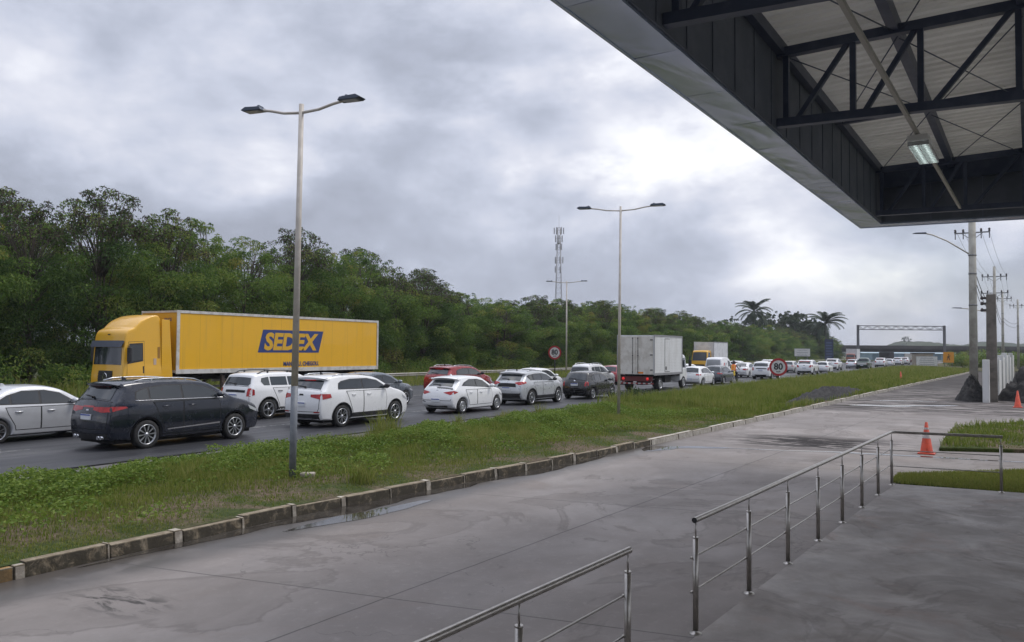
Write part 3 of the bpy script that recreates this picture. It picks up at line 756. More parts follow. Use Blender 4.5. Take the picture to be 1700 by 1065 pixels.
# ------------------------------------------------------------------ canopy
def m_acm():
    t = NT('reflective_aluminium_panel')
    t.set(col=t.mix(t.rng(t.noise(.8, 4), .35, .65), (.50, .59, .76), (.58, .67, .84)), rough=.17, metal=.55)
    t.bump(t.noise(.7, 2, .5, .6, (1.8, 1.1, 1)), .35, .06); return t.m
def m_roof():
    t = NT('galvanised_roof_sheet'); c = t.mix(t.rng(t.noise(1.5, 5, .6, .2, (.3, 2, 1)), .35, .65), (.68, .665, .62), (.80, .785, .74))
    c = t.mix(t.rng(t.noise(7, 6, .7), .66, .76, 0, .8), c, (.2, .19, .17)); t.set(col=c, rough=.55, metal=.0)
    # slight translucency, added to brighten the underside of the sheets
    tr = t.N('ShaderNodeBsdfTranslucent'); t.L(c, tr.inputs[0]); mx = t.N('ShaderNodeMixShader'); mx.inputs[0].default_value = .06
    t.L(t.b.outputs[0], mx.inputs[1]); t.L(tr.outputs[0], mx.inputs[2]); t.L(mx.outputs[0], t.nt.nodes['Material Output'].inputs['Surface']); return t.m
CAN = thing('canopy', 'dark steel truss canopy with grey metal soffit edge and corrugated roof over the platform', 'canopy', (-2.86, 20.61, 0), R(-1.33))
ACM = m_acm(); LINER = mat('dark_fascia_liner', (.12, .14, .18), .6, .05, (.15, .17, .215), 2)
# local frame: origin at the outer far corner, x to the right, y towards the highway's far end
XR, YB = 13.0, -28.0; SKX = .10        # far edge runs slightly askew
def cy(x, y): return y + SKX*x*(1 if y > -8 else (1 if y > -24 else 0))
ZB, ZT = 5.5, 7.05
n = 0; y = 0.0
while y > YB:
    y1 = max(y-1.45, YB); s = MB(); dz = .004*math.sin(n*2.1)
    s.hexa([(.0, y1+.006, ZB+dz), (.47, y1+.006, ZB-dz), (.47, y-.006+(.04 if n == 0 else 0), ZB+dz), (.0, y-.006, ZB-dz), (0, y1+.006, ZB+.03), (.47, y1+.006, ZB+.03), (.47, y-.006, ZB+.03), (0, y-.006, ZB+.03)])
    s.build('soffit_panel', ACM, CAN); n += 1; y = y1
f = MB(); f.box(-.03, 0, YB, 0, ZB-.01, ZT+.25); f.hexa([(-.03, 0, ZB-.01), (XR, cy(XR, 0), ZB-.01), (XR, cy(XR, 0)+.03, ZB-.01), (-.03, .03, ZB-.01), (-.03, 0, ZT+.25), (XR, cy(XR, 0), ZT+.25), (XR, cy(XR, 0)+.03, ZT+.25), (-.03, .03, ZT+.25)])
f.build('fascia', ACM, CAN)
sf = MB(); sf.hexa([(.47, -.42+.047, ZB), (XR, cy(XR, -.42), ZB), (XR, cy(XR, 0), ZB), (.47, .047, ZB), (.47, -.42+.047, ZB+.03), (XR, cy(XR, -.42), ZB+.03), (XR, cy(XR, 0), ZB+.03), (.47, .047, ZB+.03)]); sf.build('soffit_panel', ACM, CAN)
ln = MB(); yy = -.42
while yy > YB:
    y1 = yy-.78; ln.box(.475, .50, y1+.008, yy, ZB+.031, 6.72); ln.box(.50, .512, yy-.03, yy, ZB+.04, 6.70, 0); yy = y1
x = .5
while x < XR-1:
    ln.hexa([(x, cy(x, -.45), ZB+.031), (x+.99, cy(x+1, -.45), ZB+.031), (x+.99, cy(x+1, -.42), ZB+.031), (x, cy(x, -.42), ZB+.031), (x, cy(x, -.45), 6.9), (x+.99, cy(x+1, -.45), 6.9), (x+.99, cy(x+1, -.42), 6.9), (x, cy(x, -.42), 6.9)]); x += 1.0
ln.build('fascia_liner', [LINER, STEEL_DK], CAN)
# roof sheets: corrugations across the canopy, rising gently to the right
rs = MB(); pitch_ = .055; prof = []
yy = -.1; step = .25
while yy > YB: prof += [(yy, 0), (yy-.115, 0), (yy-.14, .095), (yy-.225, .095)]; yy -= step
vs = []
for xx in (.02, 3, 6, 9, XR):
    for (py, pz) in prof: vs.append((xx, py+SKX*xx, 6.74+pz+pitch_*xx))
k = len(prof); rs.add(vs, [(i*k+j, i*k+j+1, (i+1)*k+j+1, (i+1)*k+j) for i in range(4) for j in range(k-1)]); rs.build('roof_sheet', m_roof(), CAN, fix=False)
# purlins along the length
for px in (.52, 1.92, 3.3, 4.7, 6.1, 7.5, 8.9, 10.3, 11.7):
    p = MB(); z = 6.62+pitch_*px; p.box(px-.06, px+.06, YB+.2, -.5+SKX*px, z-.10, z+.10); p.build('purlin', STEEL_DK, CAN)
# lattice trusses across
def truss(y0, zc=5.62, depth=1.0, name='truss'):
    t = MB(); X0 = .5; zt0 = zc+depth-.08
    def P(x, top): return (x, y0+SKX*x, (zt0+pitch_*x) if top else zc)
    t.beam(P(X0, 0), P(XR, 0), .12, .11); t.beam(P(X0, 1), P(XR, 1), .12, .12)
    xs = [X0+.12, X0+.94, X0+1.72, X0+2.76, X0+3.7, X0+4.7, X0+5.7, X0+6.7, X0+7.7, X0+8.7, X0+9.7, X0+10.7, X0+11.8]
    for i, x in enumerate(xs):
        t.beam(P(x, 0), P(x, 1), .07, .085, upv=(0, 1, 0))
        if i and i < len(xs): t.beam(P(x-.03, 1), P(xs[i-1]+.12, 0), .06, .075, upv=(0, 1, 0))
    t.build(name, STEEL_DK, CAN)
for y0 in (-1.28, -9.55, -13.55, -17.5, -21.5): truss(y0)
rf = MB(); rf.beam((.5, -5.6, 6.60), (XR, -5.6+SKX*XR, 6.60+pitch_*XR), .10, .14); rf.build('rafter', STEEL_DK, CAN)
eb = MB(); eb.beam((.5, -.62+.05, 6.45), (XR, -.62+SKX*XR, 6.45+pitch_*XR), .14, .34); eb.beam((.56, -1.0, 6.62), (.56, YB, 6.62), .10, .16); eb.build('end_beam', STEEL_DK, CAN)
wb = MB(); wb.box(.02, XR, YB-.2, YB, 0, 7.3); wb.build('light_blocking_wall', mat('light_blocking_wall_render', (.34, .33, .31), .8, 0, (.28, .27, .255), 1), CAN)  # unseen wall, added to make the light under the roof one-sided
# bracing rods
for (xa, ya, xb, yb) in ((.6, -5.6, 1.95, -9.4), (1.95, -5.6, .6, -9.4), (1.95, -5.4, 3.3, -9.2), (3.3, -5.3, 1.95, -9.3), (.6, -1.3, 1.95, -5.5), (1.95, -1.2, 3.3, -5.3), (3.3, -1.0, 1.95, -5.3), (1.95, -9.5, .6, -13.4), (1.95, -9.4, 3.3, -13.3)):
    b = MB(); b.tube([(xa, ya+SKX*xa, 6.52+pitch_*xa), (xb, yb+SKX*xb, 6.52+pitch_*xb)], .009, 5); b.build('bracing_rod', STEEL_DK, CAN)
for (cx_, cy_) in ((8.0, -1.3), (8.0, -9.6), (8.0, -17.5), (8.0, -25)):
    c = MB(); yq = cy_+SKX*cx_; c.box(cx_-.15, cx_+.15, yq-.15, yq+.15, .05, 6.6+pitch_*cx_); c.build('column', STEEL_DK, CAN, bevel=.01)
# conduit and the lit fluorescent fitting hung from it
CO = thing('conduit', 'pale grey cable conduit running along under the canopy trusses', 'conduit', (0, 0, 0))
c = MB(); c.beam((-1.32, 2.5, 5.54), (-.75, 18.9, 5.54), .045, .05); c.build('channel', mat('galvanised_channel', (.42, .41, .37), .5, .3), CO)
for yy in (3.5, 7.2, 11.2, 15.1, 18.6):
    b = MB(); xx = -1.32+(yy-2.5)*.0348; b.box(xx-.035, xx+.035, yy-.03, yy+.03, 5.565, 5.60); b.build('clip', STEEL_DK, CO)
LF = thing('light_fitting', 'lit white fluorescent fitting with louvre hanging from the conduit under the canopy', 'light', (-.945, 12.75, 5.40), R(-2))
b = MB(); b.box(-.13, .13, -.66, .66, .015, .10); b.build('housing', mat('white_enamel', (.75, .75, .74), .4), LF, bevel=.012)
e = MB()
for xx in (-.06, .06): e.tube([(xx, -.6, -.005), (xx, .6, -.005)], .014, 8)
e.build('tube', mat('fluorescent_glow', (.86, 1.0, .97), .5, emit=1.7), LF)
l = MB()
for i in range(13): yy = -.63+i*.105; l.box(-.125, .125, yy-.004, yy+.004, -.045, .012)
for xx in (-.125, 0, .125): l.box(xx-.004, xx+.004, -.63, .63, -.045, .013)
l.build('louvre', mat('polished_louvre', (.7, .72, .72), .25, .6), LF)
for yy in (-.4, .4): h = MB(); h.tube([(0, yy, .1), (0, yy, .135)], .008, 6); h.build('hanger', CHROME, LF)

# ------------------------------------------------------------------ stainless railings on the platform edge
INOX = mat('brushed_stainless', (.44, .415, .385), .34, 1., (.36, .34, .31), 12)
def railing(posts, label, ends, extra=None):
    t = thing('railing', label, 'railing', (posts[0][0], posts[0][1], .055)); o = Vector((posts[0][0], posts[0][1], 0))
    H = 1.0; P = [Vector((x, y, 0))-o for x, y in posts]
    for p in P:
        m_ = MB(); m_.tube([p+Vector((0, 0, 0)), p+Vector((0, 0, H-.16))], .0255, 14); m_.tube([p+Vector((0, 0, H-.16)), p+Vector((0, 0, H-.02))], .008, 8)
        m_.tube([p+Vector((0, 0, H-.162)), p+Vector((0, 0, H-.150))], .0265, 14)
        po = m_.build('post', INOX, t); f_ = MB(); f_.lathe([(.055, .0), (.055, .008), (.03, .012), (.026, .03)], 18, 0, 'z', tuple(p)); f_.build('base_flange', INOX, po)
    pts = [p+Vector((0, 0, H)) for p in P]
    d = (pts[1]-pts[0]).normalized()
    pts[0] = pts[0]-d*ends[0]
    tp_ = [pts[0]]
    for i in range(1, len(pts)-1):
        a = (pts[i]-pts[i-1]).normalized(); b_ = (pts[i+1]-pts[i]).normalized()
        if a.dot(b_) < .95:
            for q in np.linspace(0, 1, 6):
                s0 = pts[i]-a*.1; s1 = pts[i]; s2 = pts[i]+b_*.1; tp_.append(s0*(1-q)**2+s1*2*q*(1-q)+s2*q*q)
        else: tp_.append(pts[i])
    last = pts[-1]+(pts[-1]-pts[-2]).normalized()*ends[1]; tp_.append(last)
    m_ = MB(); m_.tube(tp_, .0255, 14, caps=False); 
    m_.build('handrail', INOX, t)
    for a, b_ in ((tp_[0], tp_[1]), (tp_[-1], tp_[-2])):
        cap = MB(); d = (b_-a).normalized(); cap.tube([a+d*.004, a+d*.02], .0235, 14); cap.build('end_cap', BLACKPL, t)
    sgn = Vector((-1, .05, 0)).normalized()
    for hz in (.36, .66):
        r_ = MB(); q = [p+Vector((0, 0, hz))+sgn*.033 for p in P]; d = (q[1]-q[0]).normalized(); q[0] = q[0]-d*.03; r_.tube(q, .0085, 8)
        ro = r_.build('rail', INOX, t)
        for p in P: b_ = MB(); b_.tube([p+Vector((0, 0, hz))+sgn*.02, p+Vector((0, 0, hz))+sgn*.044], .013, 8); b_.build('rail_clamp', INOX, ro)
    return t
railing([(-2.37, 7.09), (-2.29, 8.55), (-2.22, 10.0), (-2.145, 11.42), (-2.07, 12.83), (-2.0, 14.25), (-1.93, 15.64), (-1.86, 17.0), (-.08, 17.2)], 'long stainless railing turning a corner at its far end by the lawn', (.03, .03))
railing([(-2.72, .05), (-2.65, 1.45), (-2.58, 2.85), (-2.51, 4.25), (-2.435, 5.72)], 'short stainless railing at the bottom edge, nearest in front of the viewer', (.2, .03))

# ------------------------------------------------------------------ street lamps
GALV = mat('galvanised_pole', (.46, .42, .37), .55, .05, (.54, .50, .45), 3, bump=.03)
GALV_D = mat('dark_painted_pole_foot', (.15, .165, .19), .55, .1, (.20, .215, .235), 6)
LAMPD = mat('lamp_housing_grey', (.07, .085, .115), .45, .4)
def street_lamp(loc, H, yaw, label, arm=1.22, rad=.062, lean=(0, 0), head=1.0, group=None, painted=False):
    t = thing('street_lamp', label, 'street lamp', loc, yaw, group); t.rotation_euler = (lean[0], lean[1], yaw)
    p = MB(); p.tube([(0, 0, 1.75 if painted else 0), (0, 0, H)], [rad, rad*.72], 14); po = p.build('pole', GALV, t)
    b = MB(); b.tube([(0, 0, 0), (0, 0, 1.75)], [rad*1.03, rad*1.0], 14) if painted else b.lathe([(rad*1.8, 0), (rad*1.8, .03), (rad*1.1, .08)], 14)
    b.build('pole_foot', GALV_D if painted else GALV, po)
    for sg in (-1, 1):
        a = MB(); z0 = H-.16
        pts = [(0, 0, z0), (sg*.35*arm/1.22, 0, z0+.03), (sg*.62*arm/1.22, 0, z0+.10), (sg*arm*.70, 0, z0+.14), (sg*arm*.92, 0, z0+.15)]
        a.tube(pts, rad*.42, 10); a.build('arm', GALV, t)
        h = MB(); x0 = arm*.62; x1 = arm*.62+.50*head; zz = z0+.15
        prof = [(x0, zz-.03), (x0+.04, zz+.035), (x1-.10, zz+.055), (x1, zz+.0), (x1-.06*head, zz-.03)]
        w = .115*head
        h.prism([(sg*u, v) for u, v in prof], 'y', -w, w)
        ho = h.build('lamp_head', LAMPD, t, bevel=.012)
        c = MB(); c.lathe([(.03, 0), (.03, .045), (.001, .05)], 10, 0, 'z', (sg*(x0+.13), 0, zz+.04)); c.box(sg*(x0+.13)-.07, sg*(x0+.13)+.07, -.05, .05, zz+.025, zz+.06); c.build('photocell', LAMPD, ho)
        g = MB(); g.box(min(sg*(x0+.1), sg*(x1-.1)), max(sg*(x0+.1), sg*(x1-.1)), -w*.8, w*.8, zz-.036, zz-.031); g.build('lens', mat('lamp_lens', (.35, .36, .36), .2), ho)
    return t
street_lamp((-11.07, 10.63, .12), 6.92, R(9), 'tall double-armed street lamp with a dark painted foot, the nearest on the grass verge', painted=True, arm=1.36, head=.95, lean=(0, R(.5)))
street_lamp((-11.83, 26.92, .14), 7.62, R(12), 'slim double-armed street lamp on the verge in front of the box truck', lean=(0, R(.4)), rad=.055, arm=1.72, head=1.1)
street_lamp((-37.9, 73.2, 0), 9.6, R(20), 'distant double-armed street lamp beside the round sign across the highway', arm=2.3, rad=.085, head=1.4)
blk = MB(); blk.box(-.13, .13, -.09, .09, 0, .17); tag(blk.build('concrete_block', mat('pale_rough_concrete', (.36, .32, .27), .9, 0, (.24, .21, .17), 9, bump=.4), bevel=.02), 'small pale concrete block beside the foot of the nearest street lamp', 'block').location = (-10.92, 10.86, .12)
bpy.data.objects['concrete_block'].rotation_euler = (0, 0, R(35))

# ------------------------------------------------------------------ vehicles
WHITE = paint('white', (.78, .785, .79)); PEARL = paint('pearl_white', (.74, .745, .75)); SILVER = paint('silver', (.56, .57, .59), .4, .34)
NAVY = paint('dark_navy', (.0055, .009, .020), .2, .22); GREY = paint('steel_grey', (.16, .18, .205), .5, .3); RED = paint('deep_red', (.26, .012, .014), .25, .28)
BLACKP = paint('black', (.010, .010, .011), .1, .24); SILG = paint('cool_silver', (.50, .515, .53), .4, .32); CHAR = paint('charcoal', (.075, .085, .10), .4, .3)
GREENP = paint('dark_green', (.02, .05, .035), .3, .3); CREAM = paint('greyish_white', (.5, .5, .49))
def spec(base, **k): d = dict(base); d.update(k); return d
SUV = dict(W=1.86, sill=.25, Rw=.36, Ra=.405, xr=.98, xf=3.69, belt=1.07, rim='ten', wd=.235,
    prof=[(.10, .27), (.03, .40), (.0, .62), (.03, .84), (.10, 1.02), (.17, 1.12), (.40, 1.50), (.33, 1.575), (.62, 1.65), (1.3, 1.695), (2.1, 1.69), (2.65, 1.63), (2.95, 1.53), (3.62, 1.10), (4.05, 1.0), (4.42, .90), (4.62, .76), (4.66, .55), (4.64, .33), (4.55, .25)],
    dlo=[(3.36, 1.09), (2.80, 1.47), (2.3, 1.555), (1.5, 1.56), (.95, 1.485), (.70, 1.38), (.66, 1.12)], pillars=[1.06, 2.02], xB=2.02,
    rear_win=[(-.62, 1.13), (.62, 1.13), (.55, 1.49), (-.55, 1.49)], windshield=[(-.60, 1.15), (.60, 1.15), (.52, 1.55), (-.52, 1.55)],
    brake=(.22, 1.525, .03), plate=(0, .78), clad=.16, arch=.055, rails=(.75, 2.75, .045), antenna=.95)
NAVY_S = spec(SUV, chrome_line=True, clad=.10, arch=.035, exhaust=True, clad_mat=BLACKPL, brake=(.34, 1.525, .035),
    rear_lights=[[(.22, .905), (.55, .865), (.80, .90), (.81, 1.0), (.70, .985), (.22, .965)]],
    rear_extra=[('tail_bar', [(-.22, .95), (.22, .95), (.22, .985), (-.22, .985)], RED_LENS), ('bumper_trim', [(-.80, .30), (.80, .30), (.82, .44), (-.82, .44)], BLACKPL), ('badge', [(-.05, .885), (.05, .885), (.05, .915), (-.05, .915)], CHROME)],
    side_lights=[[(.10, .90), (.46, .965), (.42, .995), (.10, 1.0)]],
    side_extra=[('sill_moulding', [(1.55, .44), (3.15, .50), (3.16, .535), (1.55, .47)], CHROME)])
SUV7 = spec(SUV, W=1.84, xr=.92, xf=3.59, rim='star', belt=1.06,
    prof=[(.10, .27), (.03, .42), (.0, .65), (.03, .86), (.10, 1.03), (.19, 1.13), (.42, 1.47), (.33, 1.55), (.62, 1.625), (1.2, 1.665), (2.0, 1.655), (2.5, 1.59), (2.8, 1.49), (3.45, 1.10), (3.9, 1.0), (4.25, .9), (4.44, .76), (4.48, .55), (4.46, .33), (4.37, .25)],
    dlo=[(3.22, 1.08), (2.68, 1.44), (2.2, 1.53), (1.4, 1.525), (.95, 1.45), (.80, 1.36), (.74, 1.12)], pillars=[1.92], xB=1.92,
    rear_win=[(-.66, 1.12), (.66, 1.12), (.58, 1.46), (-.58, 1.46)], windshield=[(-.60, 1.15), (.60, 1.15), (.52, 1.51), (-.52, 1.51)], rails=(.7, 2.6, .04), clad=.20, arch=.05,
    brake=(.24, 1.50, .03), brake_mat=RED_LIT, plate=(-.02, .72), antenna=.9, mirror_mat=BLACKPL,
    rear_lights=[[(.40, .905), (.80, .855), (.82, 1.0), (.38, .965)], [(.55, .505), (.76, .505), (.76, .54), (.55, .54)]], side_lights=[[(.10, .855), (.44, .90), (.40, .995), (.10, 1.0)]],
    rear_extra=[('bumper_trim', [(-.80, .29), (.80, .29), (.83, .47), (-.83, .47)], BLACKPL), ('badge', [(-.10, .93), (.10, .93), (.08, .97), (-.08, .97)], SEAM), ('skid_plate', [(-.40, .31), (.55, .31), (.6, .36), (-.45, .36)], CHROME)])
DUST = spec(SUV, W=1.82, sill=.28, Rw=.355, Ra=.41, xr=.82, xf=3.49, belt=1.06, rim='five', surround=False, glass=GLASS2,
    prof=[(.12, .30), (.04, .45), (.02, .70), (.05, .92), (.10, 1.05), (.26, 1.42), (.32, 1.55), (.6, 1.615), (1.2, 1.655), (1.9, 1.65), (2.35, 1.595), (2.65, 1.49), (3.2, 1.12), (3.7, 1.03), (4.05, .93), (4.25, .78), (4.28, .55), (4.25, .34), (4.15, .27)],
    dlo=[(2.98, 1.10), (2.48, 1.44), (2.0, 1.52), (.9, 1.52), (.56, 1.47), (.50, 1.30), (.62, 1.12)], pillars=[.92, 1.75], xB=1.75,
    rear_win=[(-.60, 1.13), (-.66, 1.22), (-.58, 1.45), (.58, 1.45), (.66, 1.22), (.60, 1.13)], windshield=[(-.60, 1.16), (.60, 1.16), (.52, 1.51), (-.52, 1.51)],
    rails=(.5, 2.4, .07), rail_mat=BLACKPL, clad=.12, arch=.05, plate=(0, .80), antenna=None, handle_mat=BLACKPL, mirror_mat=BLACKPL, brake=None,
    rear_lights=[[(.63, .80), (.78, .80), (.80, 1.06), (.64, 1.04)]], side_lights=[[(.12, .82), (.22, .84), (.22, 1.0), (.14, 1.03)]],
    rear_extra=[('tailgate_trim', [(-.55, .905), (.42, .905), (.42, .975), (-.55, .975)], SEAM), ('bumper_trim', [(-.5, .34), (.5, .34), (.55, .46), (-.55, .46)], BLACKPL)])
HATCH = dict(W=1.72, sill=.2, Rw=.305, Ra=.345, xr=.64, xf=3.17, belt=.93, rim='steel', wd=.19,
    prof=[(.12, .26), (.02, .40), (.0, .60), (.08, .80), (.16, .95), (.26, 1.04), (.58, 1.30), (.46, 1.365), (.85, 1.44), (1.4, 1.465), (1.9, 1.44), (2.25, 1.36), (2.95, .98), (3.4, .89), (3.70, .77), (3.84, .58), (3.84, .36), (3.74, .2)],
    dlo=[(2.72, .955), (2.18, 1.27), (1.8, 1.345), (1.2, 1.345), (.82, 1.22), (.62, 1.08)], pillars=[1.62], xB=1.62,
    rear_win=[(-.58, 1.02), (.58, 1.02), (.48, 1.29), (-.48, 1.29)], windshield=[(-.56, 1.02), (.56, 1.02), (.46, 1.38), (-.46, 1.38)],
    brake=(.20, 1.33, .022), brake_mat=RED_LIT, plate=(0, .54), antenna=1.0, ant_col=1, surround=True,
    rear_lights=[[(.30, .80), (.62, .735), (.75, .80), (.76, .90), (.55, .86)]], side_lights=[[(.12, .77), (.34, .84), (.12, .90)]],
    rear_extra=[('bumper_trim', [(-.45, .27), (.45, .27), (.5, .36), (-.5, .36)], BLACKPL), ('reflector', [(.52, .46), (.72, .50), (.70, .53), (.52, .49)], SEAM), ('badge', [(-.06, .86), (.06, .86), (.05, .885), (-.05, .885)], CHROME)])
KICKS = spec(SUV, W=1.78, sill=.24, Rw=.345, Ra=.385, xr=.84, xf=3.45, belt=1.0, rim='ten',
    prof=[(.12, .27), (.03, .42), (.0, .64), (.04, .84), (.12, .98), (.20, 1.06), (.52, 1.37), (.42, 1.455), (.78, 1.53), (1.3, 1.57), (1.9, 1.555), (2.35, 1.48), (2.6, 1.39), (3.25, 1.05), (3.7, .97), (4.05, .86), (4.2, .72), (4.23, .52), (4.2, .33), (4.12, .24)],
    dlo=[(3.02, 1.02), (2.48, 1.35), (2.0, 1.435), (1.3, 1.43), (.72, 1.37), (.52, 1.30), (.80, 1.07)], pillars=[1.05, 1.85], xB=1.85,
    rear_win=[(-.60, 1.05), (.60, 1.05), (.54, 1.36), (-.54, 1.36)], windshield=[(-.58, 1.1), (.58, 1.1), (.5, 1.41), (-.5, 1.41)], rails=(.8, 2.2, .03), clad=.2, arch=.06, mirror_mat=BLACKPL,
    brake=None, plate=(0, .74), rear_lights=[[(.38, .955), (.62, .88), (.80, .93), (.80, 1.05), (.60, 1.015)]], side_lights=[[(.12, .92), (.40, .97), (.34, 1.04), (.12, 1.05)]],
    rear_extra=[('bumper_trim', [(-.78, .29), (.78, .29), (.80, .56), (-.80, .56)], BLACKPL), ('tailgate_trim', [(-.5, .80), (.5, .80), (.45, .93), (-.45, .93)], SEAM)])
GOL = spec(HATCH, W=1.65, xr=.66, xf=3.10, belt=.90, Rw=.30, rim='five', glass=GLASS,
    prof=[(.10, .26), (.02, .42), (.0, .60), (.06, .85), (.14, .97), (.40, 1.31), (.50, 1.38), (1.0, 1.43), (1.6, 1.44), (2.0, 1.39), (2.25, 1.31), (2.85, .97), (3.3, .89), (3.65, .79), (3.80, .62), (3.80, .35), (3.70, .2)],
    dlo=[(2.66, .93), (2.16, 1.25), (1.8, 1.325), (1.1, 1.32), (.62, 1.24), (.52, 1.10), (.60, .95)], pillars=[.92, 1.62],
    rear_win=[(-.58, .99), (.58, .99), (.52, 1.31), (-.52, 1.31)], plate=(-.02, .78), rear_lights=[[(.56, .70), (.73, .70), (.735, .93), (.60, .93)]], side_lights=[[(.10, .72), (.18, .72), (.20, .92), (.12, .92)]],
    rear_extra=[('bumper_trim', [(-.72, .40), (.72, .40), (.72, .44), (-.72, .44)], SEAM), ('badge', [(-.045, .905), (.045, .905), (.045, .955), (-.045, .955)], CHROME)], brake=None, antenna=None, rails=None)
SEDAN = spec(HATCH, W=1.74, xr=.96, xf=3.53, belt=.94, Rw=.31, rim='star', rails=None,
    prof=[(.10, .26), (.02, .42), (.0, .66), (.05, .90), (.13, 1.0), (.55, 1.055), (.66, 1.07), (1.20, 1.36), (1.55, 1.445), (2.0, 1.465), (2.4, 1.42), (2.7, 1.33), (3.32, 1.0), (3.8, .91), (4.1, .80), (4.28, .62), (4.28, .38), (4.18, .22)],
    dlo=[(3.10, .96), (2.60, 1.27), (2.2, 1.355), (1.6, 1.35), (1.20, 1.24), (.94, 1.09), (1.0, 1.0)], pillars=[1.28, 2.05], xB=2.05,
    rear_win=[(-.56, 1.11), (.56, 1.11), (.46, 1.37), (-.46, 1.37)], brake=None, plate=(0, .62), antenna=1.5,
    rear_lights=[[(.40, .76), (.76, .72), (.77, .91), (.44, .88)]], side_lights=[[(.10, .74), (.36, .80), (.34, .88), (.10, .92)]],
    rear_extra=[('bumper_trim', [(-.5, .28), (.5, .28), (.52, .36), (-.52, .36)], BLACKPL)])
SPIN = spec(DUST, W=1.74, xr=.78, xf=3.40, Rw=.32, Ra=.36, belt=1.02, clad=None, rail_mat=ALLOY, handle_mat=None, mirror_mat=BLACKPL,
    rear_lights=[[(.60, .86), (.76, .86), (.76, 1.12), (.66, 1.12)]], side_lights=[[(.12, .88), (.20, .9), (.24, 1.08), (.14, 1.05)]], plate=(0, .84), rear_extra=[('bumper_trim', [(-.5, .33), (.5, .33), (.5, .42), (-.5, .42)], BLACKPL)])
SPIN['handle_mat'] = BLACKPL
REDS = spec(SUV7, W=1.82, clad=.16, rails=(.7, 2.6, .05), rear_lights=[[(.44, .92), (.78, .86), (.80, 1.0), (.42, .96)]], rear_extra=[('bumper_trim', [(-.78, .29), (.78, .29), (.80, .50), (-.80, .50)], BLACKPL), ('tailgate_trim', [(-.4, .925), (.4, .925), (.4, .95), (-.4, .95)], CHROME)], plate=(0, .76), rim='ten', side_lights=[[(.10, .87), (.40, .91), (.38, .99), (.10, 1.0)]])
FASTB = spec(HATCH, W=1.76, xr=.82, xf=3.44, belt=.97, Rw=.325, rim='five', brake=None,
    prof=[(.10, .26), (.02, .42), (.0, .66), (.06, .88), (.16, 1.0), (.36, 1.07), (.95, 1.36), (.85, 1.41), (1.3, 1.49), (1.7, 1.50), (2.1, 1.47), (2.5, 1.37), (3.2, 1.02), (3.7, .93), (4.0, .80), (4.16, .60), (4.16, .36), (4.06, .22)],
    dlo=[(3.0, .98), (2.45, 1.29), (2.05, 1.385), (1.5, 1.38), (1.05, 1.26), (.86, 1.1)], pillars=[1.85], xB=1.85, rear_win=[(-.56, 1.08), (.56, 1.08), (.48, 1.35), (-.48, 1.35)])
VAN = dict(W=1.78, sill=.22, Rw=.32, Ra=.36, xr=.80, xf=3.5, belt=1.12, rim='steel', wd=.2, tumble=.14, tr=.05, round=.06,
    prof=[(.06, .28), (.0, .42), (.0, .7), (.02, 1.1), (.06, 1.55), (.16, 1.86), (.4, 1.96), (1.2, 2.0), (2.1, 1.98), (2.5, 1.88), (2.75, 1.76), (3.35, 1.22), (3.8, 1.08), (4.1, .92), (4.24, .7), (4.24, .4), (4.14, .24)],
    dlo=[(3.05, 1.16), (2.55, 1.66), (2.0, 1.72), (1.9, 1.16)], pillars=[], xB=1.85, rear_win=[(-.66, 1.14), (.66, 1.14), (.62, 1.76), (-.62, 1.76)], rglass=mat('whitish_screened_glass', (.30, .31, .32), .2, 0, coat=.4),
    windshield=[(-.6, 1.28), (.6, 1.28), (.56, 1.76), (-.56, 1.76)], plate=(0, .66), rear_lights=[[(.74, .8), (.83, .8), (.83, 1.2), (.74, 1.2)]],
    side_extra=[('livery_stripe', [(.3, 1.0), (.75, 1.5), (1.05, 1.5), (.6, 1.0)], mat('livery_red', (.45, .03, .03), .4)), ('livery_stripe', [(.9, 1.0), (1.35, 1.5), (1.55, 1.5), (1.1, 1.0)], mat('livery_dark', (.04, .04, .06), .4))], doors=2)
PALIO = spec(GOL, rear_lights=[[(.42, .80), (.73, .80), (.735, .90), (.46, .90)]], rear_extra=[('bumper_trim', [(-.7, .3), (.7, .3), (.7, .34), (-.7, .34)], SEAM)], plate=(0, .5), side_lights=[[(.10, .8), (.3, .82), (.3, .89), (.12, .90)]], side_extra=[], rim='steel')

def warp(sp, z0, z1):
    top = max(p[1] for p in sp['prof']); lo = .55
    def g(z): return z if z <= lo else (lo+(z-lo)*(z1-lo)/(z0-lo) if z <= z0 else z1+(z-z0)*(top-z1)/(top-z0))
    d = dict(sp); P = lambda pl: [(a, g(b)) for a, b in pl]
    for k in ('prof', 'dlo', 'rear_win', 'windshield'): d[k] = P(sp[k])
    for k in ('rear_lights', 'side_lights'): d[k] = [P(q) for q in sp.get(k, [])]
    for k in ('rear_extra', 'side_extra'): d[k] = [(n, P(q), m_) for n, q, m_ in sp.get(k, [])]
    d['belt'] = g(sp['belt']); d['plate'] = (sp['plate'][0], g(sp['plate'][1]))
    if sp.get('brake'): d['brake'] = (sp['brake'][0], g(sp['brake'][1]), sp['brake'][2])
    return d
NAVY_S = warp(NAVY_S, 1.07, 1.17); SUV7 = warp(SUV7, 1.06, 1.17); REDS = warp(REDS, 1.06, 1.16); DUST = warp(DUST, 1.06, 1.13); KICKS = warp(KICKS, 1.0, 1.06); HATCH_N = warp(HATCH, .93, .96)
def car(sp, col, name, label, cat, X, Y, face=1):
    o = build_car(sp, col, name, label, cat, 'vehicles queueing on the highway'); return place(o, X, sp['W'], Y, face)
car(SEDAN, SILVER, 'sedan', 'silver sedan cut by the left edge, behind the dark navy SUV', 'car', -22.2, 11.15)
